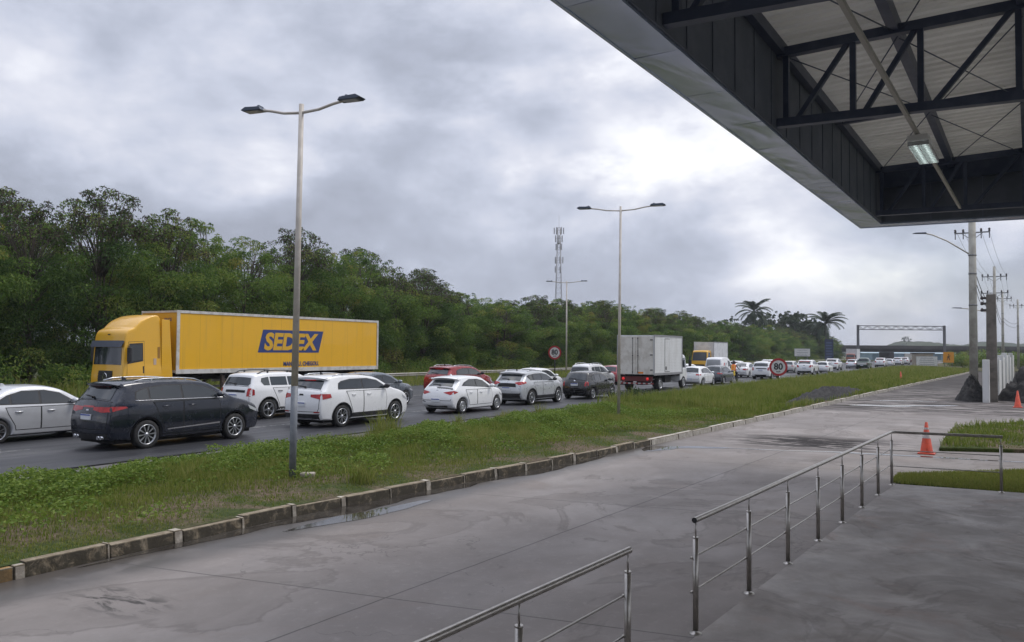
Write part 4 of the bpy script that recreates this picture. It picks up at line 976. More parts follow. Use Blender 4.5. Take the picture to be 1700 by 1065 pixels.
car(NAVY_S, NAVY, 'sport_utility_vehicle', 'dark navy SUV with chrome window line and red tail bar, nearest on the highway', 'car', -18.3, 12.72)
car(DUST, WHITE, 'sport_utility_vehicle', 'white SUV with black roof rails behind the nearest street lamp pole', 'car', -22.5, 20.45)
car(SUV7, PEARL, 'sport_utility_vehicle', 'white SUV with sooty lower trim and star wheels just right of the nearest lamp pole', 'car', -18.3, 19.72)
car(FASTB, GREY, 'hatchback', 'steel grey car with sloping roof hidden behind the white star-wheeled SUV', 'car', -23.5, 26.9)
car(REDS, RED, 'sport_utility_vehicle', 'deep red SUV with roof rails behind the white hatchback', 'car', -24.6, 35.3)
car(HATCH_N, WHITE, 'hatchback', 'clean white hatchback with red swept tail lamps in front of the red SUV', 'car', -18.3, 26.58)
car(KICKS, SILG, 'crossover', 'silver grey crossover with black rear pillars between white hatchback and black hatchback', 'car', -18.7, 32.75)
TAXI = spec(SEDAN, side_extra=[('livery_stripe', [(1.0, .70), (3.0, .70), (3.0, .76), (1.0, .76)], mat('livery_red', (.45, .03, .03), .4)), ('livery_stripe', [(1.0, .62), (3.0, .62), (3.0, .69), (1.0, .69)], mat('livery_blue', (.03, .06, .3), .4))])
car(TAXI, WHITE, 'taxi', 'white taxi sedan with red side stripe beyond the silver grey crossover', 'car', -23.3, 41.6)
car(SPIN, PEARL, 'people_carrier', 'white people carrier with silver roof rails beyond the black hatchback', 'car', -22.8, 48.2)
car(GOL, BLACKP, 'hatchback', 'black hatchback with red tail lamps just behind the box truck', 'car', -18.35, 38.6)
car(spec(PALIO, detail=0), paint('faded_red', (.30, .05, .06)), 'hatchback', 'faded red car mostly hidden behind the box truck', 'car', -24.6, 56.5)
car(PALIO, WHITE, 'hatchback', 'white older hatchback ahead of the box truck, beside tall grass', 'car', -18.8, 58.1)
far = lambda s: spec(s, detail=0)
car(far(HATCH), WHITE, 'hatchback', 'white car whose roof shows just below the yellow truck cab', 'car', -22.6, 66.6)
car(VAN, WHITE, 'van', 'white van with whitish rear glass and red livery stripes', 'van', -22.6, 76.2)
car(far(PALIO), CHAR, 'hatchback', 'charcoal grey hatchback in front of the white van', 'car', -18.7, 62.9)
car(far(HATCH), PEARL, 'hatchback', 'white car roof in the far lane between van and white sedan', 'car', -26.5, 96)
car(SEDAN, PEARL, 'sedan', 'white sedan just beyond the motorcycle rider', 'car', -21.6, 81.2)
car(far(DUST), WHITE, 'sport_utility_vehicle', 'white SUV with black rear bumper left of the near speed sign', 'car', -18.5, 77.4)
car(far(SUV7), PEARL, 'sport_utility_vehicle', 'white SUV whose roof shows above the speed sign', 'car', -22.2, 95.0)
car(far(PALIO), CREAM, 'hatchback', 'greyish white hatchback just right of the near speed sign', 'car', -22.3, 105)
REDB = spec(far(SUV7), brake=(.5, 1.47, .05), rear_lights=[[(.50, .85), (.80, .85), (.82, 1.12), (.66, 1.12)]])
c24 = car(REDB, WHITE, 'sport_utility_vehicle', 'white SUV with lit red brake lamps below the white signboard', 'car', -18.5, 96.7)
c25 = car(far(PALIO), PEARL, 'hatchback', 'white hatchback with big dark rear window beyond the brake-lit SUV', 'car', -18.4, 105.8)
c26 = car(far(SUV7), WHITE, 'sport_utility_vehicle', 'white SUV in the far queue between white hatchback and silver car', 'car', -20.4, 124.5)
c27 = car(far(HATCH), SILVER, 'hatchback', 'pale silver hatchback left of the gantry leg, behind the dark green pickup', 'car', -20.2, 140)
PICK = spec(far(SUV), W=1.85, prof=[(.06, .4), (.0, .55), (.0, .8), (.03, 1.05), (.2, 1.09), (1.5, 1.10), (1.62, 1.2), (1.75, 1.62), (2.2, 1.75), (2.9, 1.74), (3.25, 1.62), (3.95, 1.18), (4.5, 1.08), (4.9, .96), (5.05, .7), (5.0, .45), (4.9, .35)], xr=1.15, xf=4.2, belt=1.1,
    dlo=[(3.65, 1.14), (3.1, 1.55), (2.6, 1.62), (1.95, 1.58), (1.85, 1.14)], pillars=[2.7], xB=2.7, rear_win=[(-.6, 1.2), (.6, 1.2), (.55, 1.55), (-.55, 1.55)], windshield=[(-.6, 1.24), (.6, 1.24), (.5, 1.6), (-.5, 1.6)], rails=None, clad=None, rear_lights=[[(.72, .75), (.84, .75), (.84, 1.0), (.72, 1.0)]], side_lights=[], brake=None, antenna=None, sill=.32, plate=(0, .6), rear_extra=[('tailgate_trim', [(-.68, .70), (.68, .70), (.68, 1.0), (-.68, 1.0)], CREAM)])
car(PICK, GREENP, 'pickup_truck', 'dark green pickup with pale tailgate beside the gantry leg', 'pickup', -18.3, 139)
for i, (src, X, Y, lab) in enumerate([(c24, -18.3, 160, 'white SUV just right of the dark green pickup, far along the queue'), (c25, -18.3, 173, 'white hatchback second right of the dark green pickup in the far queue'),
        (c26, -18.2, 187, 'white SUV third right of the dark green pickup in the far queue'), (c24, -18.2, 200, 'tiny white SUV just left of the dark red truck in the far queue'), (c25, -21.8, 160, 'white hatchback in the second lane beside the dark green pickup')]):
    d = dup(src, (X-.92, Y, .02), math.pi/2, lab)

# ---- lorries
def rects(mb, *bs):
    for b in bs: mb.box(*b)
    return mb
def lorry_wheel(parent, x, y, z, Rw=.50, wd=.28, sg=1, name='wheel'):
    tm, rm = wheel_mesh(Rw, wd, 'steel'); w = link('wheel', tm, parent, (x, y, z), 0 if sg > 0 else math.pi); link('rim', rm, w); return w
YEL = paint('post_yellow', (.72, .385, .010), 0, .38)
def m_yel_side():
    t = NT('yellow_ribbed_panel'); sp_ = t.N('ShaderNodeSeparateXYZ'); t.L(t.co(), sp_.inputs[0])
    w = t.math('SINE', t.math('MULTIPLY', sp_.outputs[2], 2*math.pi/.11)); d = t.rng(t.noise(.9, 6, .6, .4), .4, .7, 0, .22)
    st = t.rng(t.noise(2.0, 6, .65, .2, (2.2, 1, .12), 'Object', (3, 0, 0)), .52, .72, 0, .30)          # rain streaks
    sm = t.math('ABSOLUTE', t.math('SUBTRACT', t.math('FRACT', t.math('DIVIDE', sp_.outputs[0], 1.22)), .5)); sm = t.rng(sm, .488, .496, 0, .35)      # sheet laps
    cc = t.mix(d, (.74, .40, .008), (.62, .33, .014)); cc = t.mix(st, cc, (.42, .25, .05)); cc = t.mix(sm, cc, (.22, .12, .01))
    t.set(col=cc, rough=.42, coat=.2); t.bump(t.rng(w, -.2, .6), .10, .005); return t.m
YSIDE = m_yel_side(); DIRTYW = mat('dirty_white_rail', (.56, .55, .52), .6, 0, (.44, .42, .38), 3)
BLUE = mat('logo_blue', (.022, .045, .17), .45); LOGOY = mat('logo_yellow', (.62, .35, .02), .45)
# local frame: x forward, the truck heads towards the viewer's left (world -Y)
T = thing('articulated_lorry', 'yellow articulated lorry with SEDEX lettering on its trailer behind the queueing cars', 'lorry', (-32.75, 22.0, .02), -math.pi/2)
TL, TR = -1.22, -14.78          # trailer front and rear
tb = MB(); rects(tb, (TR, TL, -1.26, 1.26, 1.46, 4.16)); to = tb.build('trailer_body', YSIDE, T)
fr = MB()
for sg in (1, -1):
    ya, yb = (1.255, 1.29) if sg > 0 else (-1.29, -1.255)
    fr.box(TR-.02, TL+.02, ya, yb, 1.36, 1.56); fr.box(TR-.02, TL+.02, ya, yb, 4.08, 4.20); fr.box(TL-.13, TL+.022, ya, yb, 1.56, 4.08); fr.box(TR-.022, TR+.10, ya, yb, 1.56, 4.08)
fr.box(TL, TL+.02, -1.255, 1.255, 4.10, 4.19); fr.box(TL, TL+.02, -1.255, 1.255, 1.40, 1.52); fr.box(TR-.02, TR, -1.255, 1.255, 4.10, 4.19); fr.box(TR-.02, TR, -1.255, 1.255, 1.40, 1.52)
fr.build('trailer_frame', DIRTYW, to)
lg = MB(); lz0, lz1 = 2.32, 3.46      # blue parallelogram on the side facing the lane
sy = 1.268
lg.hexa([(-5.81, sy-.004, lz0), (-9.97, sy-.004, lz0), (-9.97, sy, lz0), (-5.81, sy, lz0), (-6.13, sy-.004, lz1), (-10.3, sy-.004, lz1), (-10.3, sy, lz1), (-6.13, sy, lz1)])
lo_ = lg.build('logo_panel', BLUE, to)
MT = Matrix(((-1, 0, 0, 0), (0, 0, 1, 0), (0, 1, 0, 0), (0, 0, 0, 1)))     # text x -> -x, text y -> z, facing +y
text_mesh('lettering', 'SEDEX', 1.08, LOGOY, to, Matrix.Translation((-8.06, sy+.006, 2.875)) @ MT, .045, .16, .002, fit=(3.72, .90))
text_mesh('slogan', 'MANDOU, CHEGOU.', .255, BLUE, to, Matrix.Translation((-8.74, sy+.006, 1.73)) @ MT, .008, 0, .002, fit=(2.5, .27))
MF = Matrix(((0, 0, 1, 0), (1, 0, 0, 0), (0, 1, 0, 0), (0, 0, 0, 1)))      # faces +x
text_mesh('trailer_lettering', 'RNCE', .20, BLUE, to, Matrix.Translation((TL+.006, .62, 3.78)) @ MF, .004, 0, .002)
ch = MB(); rects(ch, (TR+.1, -1.2, -.45, -.33, 1.05, 1.36), (TR+.1, -1.2, .33, .45, 1.05, 1.36))
for x in np.arange(TR+.4, -1.3, 1.3): ch.box(x-.06, x+.06, -1.2, 1.2, 1.24, 1.36)
ch.box(TR+.05, TR+.15, -1.15, 1.15, .5, .62)
ch.build('trailer_chassis', UNDER, T)
for sg in (1, -1):
    l = MB(); l.box(-4.05, -3.9, sg*.95-.07, sg*.95+.07, .35, 1.3); l.box(-4.15, -3.8, sg*.95-.14, sg*.95+.14, .3, .36); l.box(-4.6, -4.5, sg*1.05-.04, sg*1.05+.04, .5, 1.3); l.box(-4.6, -3.9, sg*1.1-.03, sg*1.1+.03, .8, .92)
    l.build('landing_leg', mat('dusty_brown_steel', (.15, .11, .085), .7), T)
    g = MB()
    for z in (.62, .92): g.box(-9.6, -5.1, sg*1.2-.025, sg*1.2+.025, z-.06, z+.06)
    g.build('side_guard', DIRTYW, T)
    for x in (-11.0, -12.3, -13.6, -2.4): lorry_wheel(T, x, sg*1.08, .5, .5, .3, sg)
    lorry_wheel(T, .40, sg*1.06, .5, .5, .28, sg)
cs = dict(W=2.46, sill=.62, Rw=.5, Ra=.58, xr=.0, xf=1.15, belt=1.7, tumble=.03, tr=.0, tf=.10, round=.06, bow=.07, crown=.03,
    prof=[(.06, .95), (.03, 1.3), (.03, 2.2), (.06, 3.3), (.14, 3.78), (.28, 3.92), (.62, 3.90), (1.20, 3.68), (1.50, 3.46), (1.62, 3.36), (1.92, 3.24), (2.06, 3.08), (2.13, 2.75), (2.20, 1.8), (2.26, 1.2), (2.26, .7), (2.2, .45)])
cb = Car(cs); 
# only the front wheel is under the cab
cb_b = cb.body(YEL, T); fr_, = (cb.end(True),)
cb.patch('windshield', fr_, [(-.98, 1.78), (.98, 1.78), (.94, 2.52), (-.94, 2.52)], GLASS, T, .012, .14)
cb.patch('grille', fr_, [(-.52, .95), (.52, .95), (.50, 1.52), (-.50, 1.52)], BLACKPL, T, .012, .14)
gr = MB()
for z in (1.05, 1.17, 1.29, 1.41): p = fr_(0, z); gr.box(p[0]+.01, p[0]+.03, -.50, .50, z-.012, z+.012)
p = fr_(0, 1.27); gr.lathe([(.13, p[0]+.03), (.17, p[0]+.035), (.17, p[0]+.015)], 20, 1, 'x', (0, 0, 1.27))
gr.beam((p[0]+.033, -.07, 1.38), (p[0]+.033, 0, 1.28), .02, .012, 1); gr.beam((p[0]+.033, .07, 1.38), (p[0]+.033, 0, 1.28), .02, .012, 1); gr.beam((p[0]+.033, -.11, 1.30), (p[0]+.033, -.05, 1.16), .02, .012, 1); gr.beam((p[0]+.033, .11, 1.30), (p[0]+.033, .05, 1.16), .02, .012, 1); gr.beam((p[0]+.033, -.05, 1.16), (p[0]+.033, 0, 1.25), .02, .012, 1); gr.beam((p[0]+.033, .05, 1.16), (p[0]+.033, 0, 1.25), .02, .012, 1)
gr.build('grille_bars', [ALLOY_DK, CHROME], T)
vs_ = MB(); p = fr_(0, 2.66); vs_.hexa([(p[0]-.06, -1.10, 2.78), (p[0]-.06, 1.10, 2.78), (p[0]+.10, 1.08, 2.53), (p[0]+.10, -1.08, 2.53), (p[0]+.02, -1.10, 2.81), (p[0]+.02, 1.10, 2.81), (p[0]+.14, 1.08, 2.54), (p[0]+.14, -1.08, 2.54)])
vs_.build('sun_visor', mat('smoked_visor', (.09, .10, .13), .25, .2), T)
for sg in (1, -1):
    sd = cb.side(sg)
    cb.patch('window_surround', sd, [(1.98, 1.82), (1.14, 1.94), (1.16, 2.72), (1.90, 2.68)], BLACKPL, T, .006, .16)
    cb.patch('side_window', sd, [(1.92, 1.90), (1.20, 2.0), (1.22, 2.66), (1.86, 2.62)], GLASS, T, .012, .16)
    d = MB(); dp = [(2.06, .75), (2.02, 1.75), (1.94, 2.76), (1.08, 2.80), (1.06, 1.3), (1.75, 1.0)]
    cb.patch('', sd, dp, None, None, .003, .16, (d, 1)); cb.patch('', sd, inset_poly(dp, .016), None, None, .005, .16, (d, 0))
    do = d.build('door', [YEL, SEAM], T, fix=False); hm = MB(); p = sd(1.14, 1.62); hm.box(p[0]-.03, p[0]+.03, p[1]-.02, p[1]+.02, 1.42, 1.72); hm.build('handle', BLACKPL, do)
    mi = MB(); p = sd(1.98, 2.3); mi.box(p[0]-.02, p[0]+.1, p[1]+sg*.18-.11, p[1]+sg*.18+.11, 1.92, 2.52); mi.beam((p[0], p[1], 2.6), (p[0]+.04, p[1]+sg*.2, 2.5), .03, .03); mi.beam((p[0], p[1], 1.85), (p[0]+.04, p[1]+sg*.2, 1.95), .03, .03); mi.build('door_mirror', BLACKPL, T, bevel=.03)
    cb.patch('headlight', fr_, [(sg*.72, .72), (sg*1.06, .72), (sg*1.06, .92), (sg*.72, .92)], WHITE_LENS, T, .012, .08)
    ff = MB(); ff.hexa([(-.62, sg*1.20-.02, 1.0), (.06, sg*1.20-.02, 1.0), (.06, sg*1.20+.02, 1.0), (-.62, sg*1.20+.02, 1.0), (-.35, sg*1.20-.02, 3.75), (.12, sg*1.20-.02, 3.75), (.12, sg*1.20+.02, 3.75), (-.35, sg*1.20+.02, 3.75)]); ff.build('side_fairing', YEL, T, bevel=.012)
    st_ = MB(); st_.box(.62, 2.1, sg*1.16-.05, sg*1.16+.05, .38, .62); st_.build('step', BLACKPL, T)
    vn = MB(); p = sd(.22, 2.35); vn.box(.16, .30, p[1]+sg*.004-.006, p[1]+sg*.004+.006, 2.05, 2.55); vn.build('air_vent', mat('vent_ochre', (.30, .15, .02), .6), T)
    lb_ = MB(); p = sd(.46, 1.95); lb_.box(.38, .54, p[1]-.004, p[1]+sg*.01+.004, 1.78, 2.05); lb_.build('sticker', mat('sticker_pale', (.5, .38, .3), .5), T)
cb.patch('roof_marker', fr_, [(-.10, 3.02), (.10, 3.02), (.09, 3.06), (-.09, 3.06)], SEAM, T, .012, .1)
CM = Matrix.Translation((-.58, 0, 0)) @ Matrix.Diagonal((.82, 1, 1, 1))
for o in T.children_recursive:
    if o.name.split('.')[0] in ('body', 'windshield', 'grille', 'grille_bars', 'sun_visor', 'window_surround', 'side_window', 'door', 'handle', 'door_mirror', 'headlight', 'side_fairing', 'step', 'air_vent', 'sticker', 'roof_marker'): o.data.transform(CM)
tr = MB(); rects(tr, (-3.4, 1.1, -.42, -.30, .72, 1.0), (-3.4, 1.1, .30, .42, .72, 1.0), (-3.0, -1.6, -.5, .5, 1.0, 1.1)); tr.build('tractor_chassis', UNDER, T)
for sg in (1, -1): tk = MB(); tk.box(-2.0, -.9, sg*.75-.32, sg*.75+.32, .45, .95); tk.build('fuel_tank', ALLOY, T, bevel=.08, seg=3)

# ---- box truck in the nearest lane
def m_box():
    t = NT('aluminium_box_panel'); sp_ = t.N('ShaderNodeSeparateXYZ'); t.L(t.co(), sp_.inputs[0])
    w = t.math('SINE', t.math('MULTIPLY', sp_.outputs[2], 2*math.pi/.10)); d = t.rng(t.noise(1.2, 7, .65, .5, (1, 1, .35)), .40, .72, 0, .55)
    t.set(col=t.mix(d, (.66, .67, .67), (.46, .45, .42)), rough=.5, metal=.05); t.bump(t.rng(w, -.3, .5), .45, .008); return t.m
BOX = m_box(); DOORW = mat('off_white_door', (.66, .64, .58), .5, 0, (.52, .49, .43), 1.6)
def box_truck(name, label, loc, rz, L=5.25, W=2.5, z0=1.05, z1=3.55, boxm=BOX, cabm=WHITE, cabz=2.3, doors=True, cab_gap=.08):
    t = thing(name, label, 'truck', loc, rz); b = MB(); b.box(0, L, -W/2, W/2, z0, z1); bo = b.build('cargo_box', boxm, t)
    f = MB()
    for sg in (1, -1):
        a, c = (W/2-.003, W/2+.03) if sg > 0 else (-W/2-.03, -W/2+.003)
        f.box(-.02, L+.02, a, c, z0-.05, z0+.10); f.box(-.02, L+.02, a, c, z1-.06, z1+.03); f.box(-.02, .05, a, c, z0+.1, z1-.06); f.box(L-.05, L+.02, a, c, z0+.1, z1-.06)
    f.build('box_frame', mat('grey_aluminium_edge', (.30, .30, .31), .5, .5), bo)
    if doors:
        for sg in (1, -1):
            d = MB(); ya, yb = (.006, W/2-.06) if sg > 0 else (-W/2+.06, -.006); d.box(-.045, -.002, ya, yb, z0+.02, z1-.08); do = d.build('rear_door', DOORW, t, bevel=.008)
            r_ = MB(); yy = sg*.18; r_.tube([(-.075, yy, z0+.05), (-.075, yy, z1-.12)], .014, 8)
            for z in (z0+.15, (z0+z1)/2-.05, z1-.2): r_.box(-.10, -.044, yy-.03, yy+.03, z-.025, z+.025)
            r_.build('lock_bar', BLACKPL, do); h = MB()
            for z in (z0+.3, (z0+z1)/2, z1-.3): h.box(-.065, -.03, sg*(W/2-.16)-.09, sg*(W/2-.16)+.09, z-.03, z+.03)
            h.build('hinge', ALLOY_DK, do)
    sdm = MB(); sdm.box(1.9, 2.75, -W/2-.016, -W/2-.001, z0+.18, z1-.22); sd_ = sdm.build('side_door', boxm, t); q = MB(); q.box(1.87, 2.78, -W/2-.010, -W/2-.0005, z0+.15, z1-.19); q.build('door_gap', SEAM, sd_); k = MB(); k.box(1.98, 2.16, -W/2-.03, -W/2-.014, z0+.28, z0+.50); k.build('handle', BLACKPL, sd_)
    u = MB(); rects(u, (.05, L+1.3, -.45, -.33, .72, z0-.03), (.05, L+1.3, .33, .45, .72, z0-.03)); 
    for x in np.arange(.3, L, .9): u.box(x-.05, x+.05, -W/2+.05, W/2-.05, z0-.15, z0-.04)
    u.box(2.3, 3.4, -1.1, -.5, .5, .95); u.box(.9, 1.9, -.3, .3, .35, .75); u.build('chassis', UNDER, t)
    bp = MB()
    for i in range(14): y = -1.18+i*2.36/14; bp.box(.0, .08, y, y+2.36/14-.001, .44, .53, i % 2)
    bp.build('bumper_bar', [mat('marker_red', (.22, .03, .03), .6), mat('marker_white', (.40, .38, .36), .6)], t)
    for sg in (1, -1):
        c = MB(); c.lathe([(.09, -.03), (.09, -.06), (.001, -.065)], 14, 0, 'x', (0, sg*.82, .78)); c.build('taillight', RED_LIT, t)
        for x in (1.35,): lorry_wheel(t, x, sg*1.0, .42, .42, .32, sg)
        lorry_wheel(t, L+.75, sg*.98, .42, .42, .24, sg)
    mp = MB(); mp.box(.02, .06, -W/2+.1, W/2-.1, .62, .92); mp.build('rear_panel', mat('dark_red_rear_panel', (.10, .015, .015), .6), t)
    pl = MB(); pl.box(-.052, -.046, -.55, -.2, z0+.06, z0+.17); pl.build('number_plate', AMBER, t)
    spc = dict(W=2.15, sill=.5, Rw=.42, Ra=.48, xr=-9, xf=.75, belt=1.5, tumble=.06, tr=0, tf=.08, round=.09, prof=[(.05, .55), (.0, 1.0), (.0, cabz-.3), (.06, cabz), (.5, cabz+.05), (1.2, cabz), (1.4, cabz-.12), (1.62, 1.4), (1.68, .9), (1.68, .6), (1.6, .45)])
    spc['Rw'] = 0; cb = Car(spc); c = cb.body(cabm, t); fr = cb.end(True); made = [c]
    made.append(cb.patch('windshield', fr, [(-.9, 1.42), (.9, 1.42), (.84, cabz-.2), (-.84, cabz-.2)], GLASS, t, .012, .14)); made.append(cb.patch('grille', fr, [(-.7, .75), (.7, .75), (.65, .98), (-.65, .98)], BLACKPL, t, .012, .14))
    for sg in (1, -1):
        sd = cb.side(sg); made.append(cb.patch('side_window', sd, [(1.42, 1.42), (.45, 1.42), (.45, cabz-.22), (1.18, cabz-.2)], GLASS, t, .012, .14))
        mi = MB(); mi.box(1.5, 1.58, sg*1.25-.1, sg*1.25+.1, 1.5, 1.95); mi.beam((1.45, sg*1.0, 1.95), (1.54, sg*1.25, 1.9), .03, .03); made.append(mi.build('door_mirror', BLACKPL, t, bevel=.02))
        made.append(cb.patch('headlight', fr, [(sg*.75, .8), (sg*.98, .8), (sg*.98, .98), (sg*.75, .98)], WHITE_LENS, t, .012, .08))
    for o in made: o.location = Vector(o.location)+Vector((L+cab_gap, 0, 0))
    return t
box_truck('box_truck', 'dirty white box truck with twin rear doors stopped in the nearest lane', (-20.15, 48.5, .02), math.pi/2, L=5.2)
WBOX = mat('clean_white_box', (.62, .63, .64), .5, 0, (.52, .53, .54), 1.5)
box_truck('box_truck', 'oncoming yellow-cab truck with white cargo box in front of the tree belt', (-32.2, 105.5, .02), -math.pi/2, L=6.0, W=2.5, z0=1.1, z1=3.75, boxm=WBOX, cabm=YEL, cabz=2.65, doors=False)
box_truck('box_truck', 'small distant truck with white box and reddish cab left of the gantry leg', (-33.2, 226, .02), -math.pi/2, L=5.5, boxm=WBOX, cabm=paint('rust_red', (.3, .08, .04)), doors=False)
box_truck('box_truck', 'tiny dark red truck far ahead in the queue beside the low white board', (-19.2, 214, .02), math.pi/2, L=4.5, z0=.9, z1=2.5, boxm=paint('maroon', (.13, .02, .025)), cabm=paint('maroon', (.13, .02, .025)), cabz=2.2)

# ---- motorcycle and rider
MO = thing('motorcycle', 'motorcycle with a yellow delivery box between the lanes', 'motorcycle', (-19.95, 69.4, .02), math.pi/2)
for x in (0, 1.28):
    w = MB(); w.lathe([(.20, -.05), (.27, -.055), (.30, -.03), (.305, 0), (.30, .03), (.27, .055), (.20, .05)], 20, 0, 'y', (x, 0, .305)); wo = w.build('wheel', RUBBER, MO); r_ = MB(); r_.lathe([(.2, -.03), (.2, .03), (.03, .05), (.03, -.05), (.2, -.03)], 16, 0, 'y', (x, 0, .305)); r_.build('rim', ALLOY_DK, wo)
b = MB(); b.tube([(.0, 0, .32), (.35, 0, .62), (.75, 0, .72), (1.02, 0, .82)], [.05, .09, .10, .05], 8); b.box(.42, .85, -.14, .14, .28, .58); b.build('frame', BLACKPL, MO, bevel=.02)
b = MB(); b.lathe([(.001, -.2), (.1, -.16), (.15, 0), (.12, .16), (.001, .22)], 10, 0, 'x', (.72, 0, .82)); b.build('fuel_tank', paint('moto_red', (.3, .03, .03)), MO)
b = MB(); b.box(-.1, .5, -.13, .13, .72, .80); b.build('seat', BLACKPL, MO, bevel=.03)
b = MB(); b.tube([(1.28, 0, .305), (1.08, 0, .86), (1.02, 0, 1.0)], .035, 8); b.tube([(.92, -.36, 1.02), (1.02, -.12, 1.02), (1.02, .12, 1.02), (.92, .36, 1.02)], .016, 8); b.build('handlebar', ALLOY_DK, MO)
for sg in (1, -1): b = MB(); b.tube([(1.0, sg*.26, 1.02), (1.03, sg*.34, 1.22)], .008, 6); b.lathe([(.06, -.01), (.06, .01), (.001, .012)], 10, 0, 'x', (1.03, sg*.36, 1.25)); b.build('mirror', BLACKPL, MO)
b = MB(); b.tube([(.1, -.17, .34), (-.3, -.18, .42)], .05, 10); b.build('exhaust_pipe', CHROME, MO)
b = MB(); b.box(-.14, -.08, -.08, .08, .62, .72); b.build('taillight', RED_LENS, MO)
b = MB(); b.box(-.46, .0, -.23, .23, .50, .92); tag(b.build('delivery_box', mat('box_yellow', (.60, .42, .02), .5), bevel=.03), 'yellow delivery box strapped on the tail of the motorcycle', 'box').location = (-19.95, 69.42, .02)
bpy.data.objects['delivery_box'].rotation_euler = (0, 0, math.pi/2)
def skin_body(name, joints, bones, mt, parent=None, sub=2):
    me = bpy.data.meshes.new(name); me.from_pydata([j[0] for j in joints], bones, []); o = link('tmp', me)
    o.modifiers.new('s', 'SKIN'); me.skin_vertices or me.attributes
    if not me.skin_vertices:
        bm = bmesh.new(); bm.from_mesh(me); bm.verts.layers.skin.verify(); bm.to_mesh(me); bm.free()
    for i, j in enumerate(joints):
        sv = me.skin_vertices[0].data[i]; sv.radius = (j[1], j[2] if len(j) > 2 else j[1]); sv.use_root = (i == 0)
    s = o.modifiers.new('u', 'SUBSURF'); s.levels = sub; s.render_levels = sub
    dg = bpy.context.evaluated_depsgraph_get(); m2 = bpy.data.meshes.new_from_object(o.evaluated_get(dg)); bpy.data.objects.remove(o)
    m2.materials.clear(); m2.materials.append(mt); m2.polygons.foreach_set('use_smooth', [True]*len(m2.polygons)); return link(name, m2, parent)
J = [((.22, 0, .86), .14, .16), ((.26, 0, 1.08), .13, .17), ((.34, 0, 1.32), .13, .19), ((.37, 0, 1.44), .06), ((.39, 0, 1.52), .055)]
B = [(0, 1), (1, 2), (2, 3), (3, 4)]
for sg in (1, -1):
    n0 = len(J); J += [((.36, sg*.21, 1.37), .065), ((.56, sg*.33, 1.16), .048), ((.86, sg*.33, 1.06), .036), ((.95, sg*.33, 1.04), .03), ((.30, sg*.12, .84), .10), ((.66, sg*.22, .74), .075), ((.50, sg*.20, .36), .05), ((.62, sg*.21, .30), .04)]
    B += [(2, n0), (n0, n0+1), (n0+1, n0+2), (n0+2, n0+3), (0, n0+4), (n0+4, n0+5), (n0+5, n0+6), (n0+6, n0+7)]
PR = skin_body('person', J, B, mat('dark_trousers_and_sleeves', (.03, .032, .045), .85, 0, (.045, .045, .06), 6))
tag(PR, 'person in an orange safety vest and dark helmet riding the motorcycle', 'person').location = (-19.95, 69.4, .02); PR.rotation_euler = (0, 0, math.pi/2)
v = MB(); v.lathe([(.17, .0), (.185, .14), (.20, .34), (.19, .46), (.10, .52)], 16, 0, 'z', (0, 0, 0)); v.v = [(a*.82+.24+c*.22, bb*1.12, c+.95) for a, bb, c in v.v]; v.build('vest', mat('safety_orange', (.72, .14, .02), .7), PR)
v = MB()
for y in (-.10, .10): v.beam((.085, y, .98), (.20, y, 1.42), .05, .008)
v.build('reflective_band', mat('reflective_yellow', (.7, .65, .15), .5), PR)
v = MB(); v.lathe([(.001, .17), (.07, .155), (.12, .09), (.135, .0), (.125, -.08), (.10, -.13)], 16, 0, 'z', (.42, 0, 1.64)); v.build('helmet', mat('helmet_dark', (.02, .02, .025), .25, coat=.5), PR)
for sg in (1, -1):
    Hd = [((.95, sg*.33, 1.04), .022), ((.99, sg*.33, 1.045), .024)]; Bd = [(0, 1)]
    for k in range(4):
        y = sg*(.295+.02*k); n0 = len(Hd); Hd += [((1.015, y, 1.055), .009), ((1.03, y, 1.03), .008), ((1.01, y, 1.005), .007)]; Bd += [(1, n0), (n0, n0+1), (n0+1, n0+2)]
    n0 = len(Hd); Hd += [((.965, sg*.29, 1.03), .009), ((.985, sg*.285, 1.005), .008)]; Bd += [(0, n0), (n0, n0+1)]
    skin_body('hand', Hd, Bd, mat('skin', (.22, .11, .07), .6), PR, 1)

# ------------------------------------------------------------------ vegetation
def m_leaf(name, dark, mid, light, trans=.25, dry=None):
    t = NT(name); a = t.N('ShaderNodeAttribute', attribute_name='tone'); oi = t.N('ShaderNodeObjectInfo')
    v = t.math('ADD', a.outputs['Fac'], t.math('MULTIPLY', t.math('SUBTRACT', oi.outputs['Random'], .5), .26))
    r = t.N('ShaderNodeValToRGB'); t.L(v, r.inputs[0]); e = r.color_ramp.elements
    e[0].position = .08; e[0].color = (*dark, 1); e[1].position = .80; e[1].color = (*light, 1); x = e.new(.45); x.color = (*mid, 1)
    if dry: x = e.new(.98); x.color = (*dry, 1)
    t.set(col=r.outputs[0], rough=.6, spec=.25)
    tr = t.N('ShaderNodeBsdfTranslucent'); t.L(r.outputs[0], tr.inputs[0]); mx = t.N('ShaderNodeMixShader'); mx.inputs[0].default_value = trans
    t.L(t.b.outputs[0], mx.inputs[1]); t.L(tr.outputs[0], mx.inputs[2]); t.L(mx.outputs[0], t.nt.nodes['Material Output'].inputs['Surface'])
    return t.m
LEAF = m_leaf('feathery_leaf', (.040, .082, .018), (.110, .192, .034), (.215, .275, .058), .48, (.24, .21, .05))
LEAF_D = m_leaf('dark_broad_leaf', (.024, .044, .018), (.042, .070, .028), (.07, .10, .04), .25)
POD = mat('dry_seed_pods', (.055, .036, .022), .8, 0, (.03, .022, .016), 8)
BARK = mat('grey_brown_bark', (.10, .082, .062), .9, 0, (.055, .045, .035), 5, bump=.5)
GRASSM = m_leaf('grass_blade', (.075, .115, .016), (.150, .200, .030), (.26, .26, .075), .42)
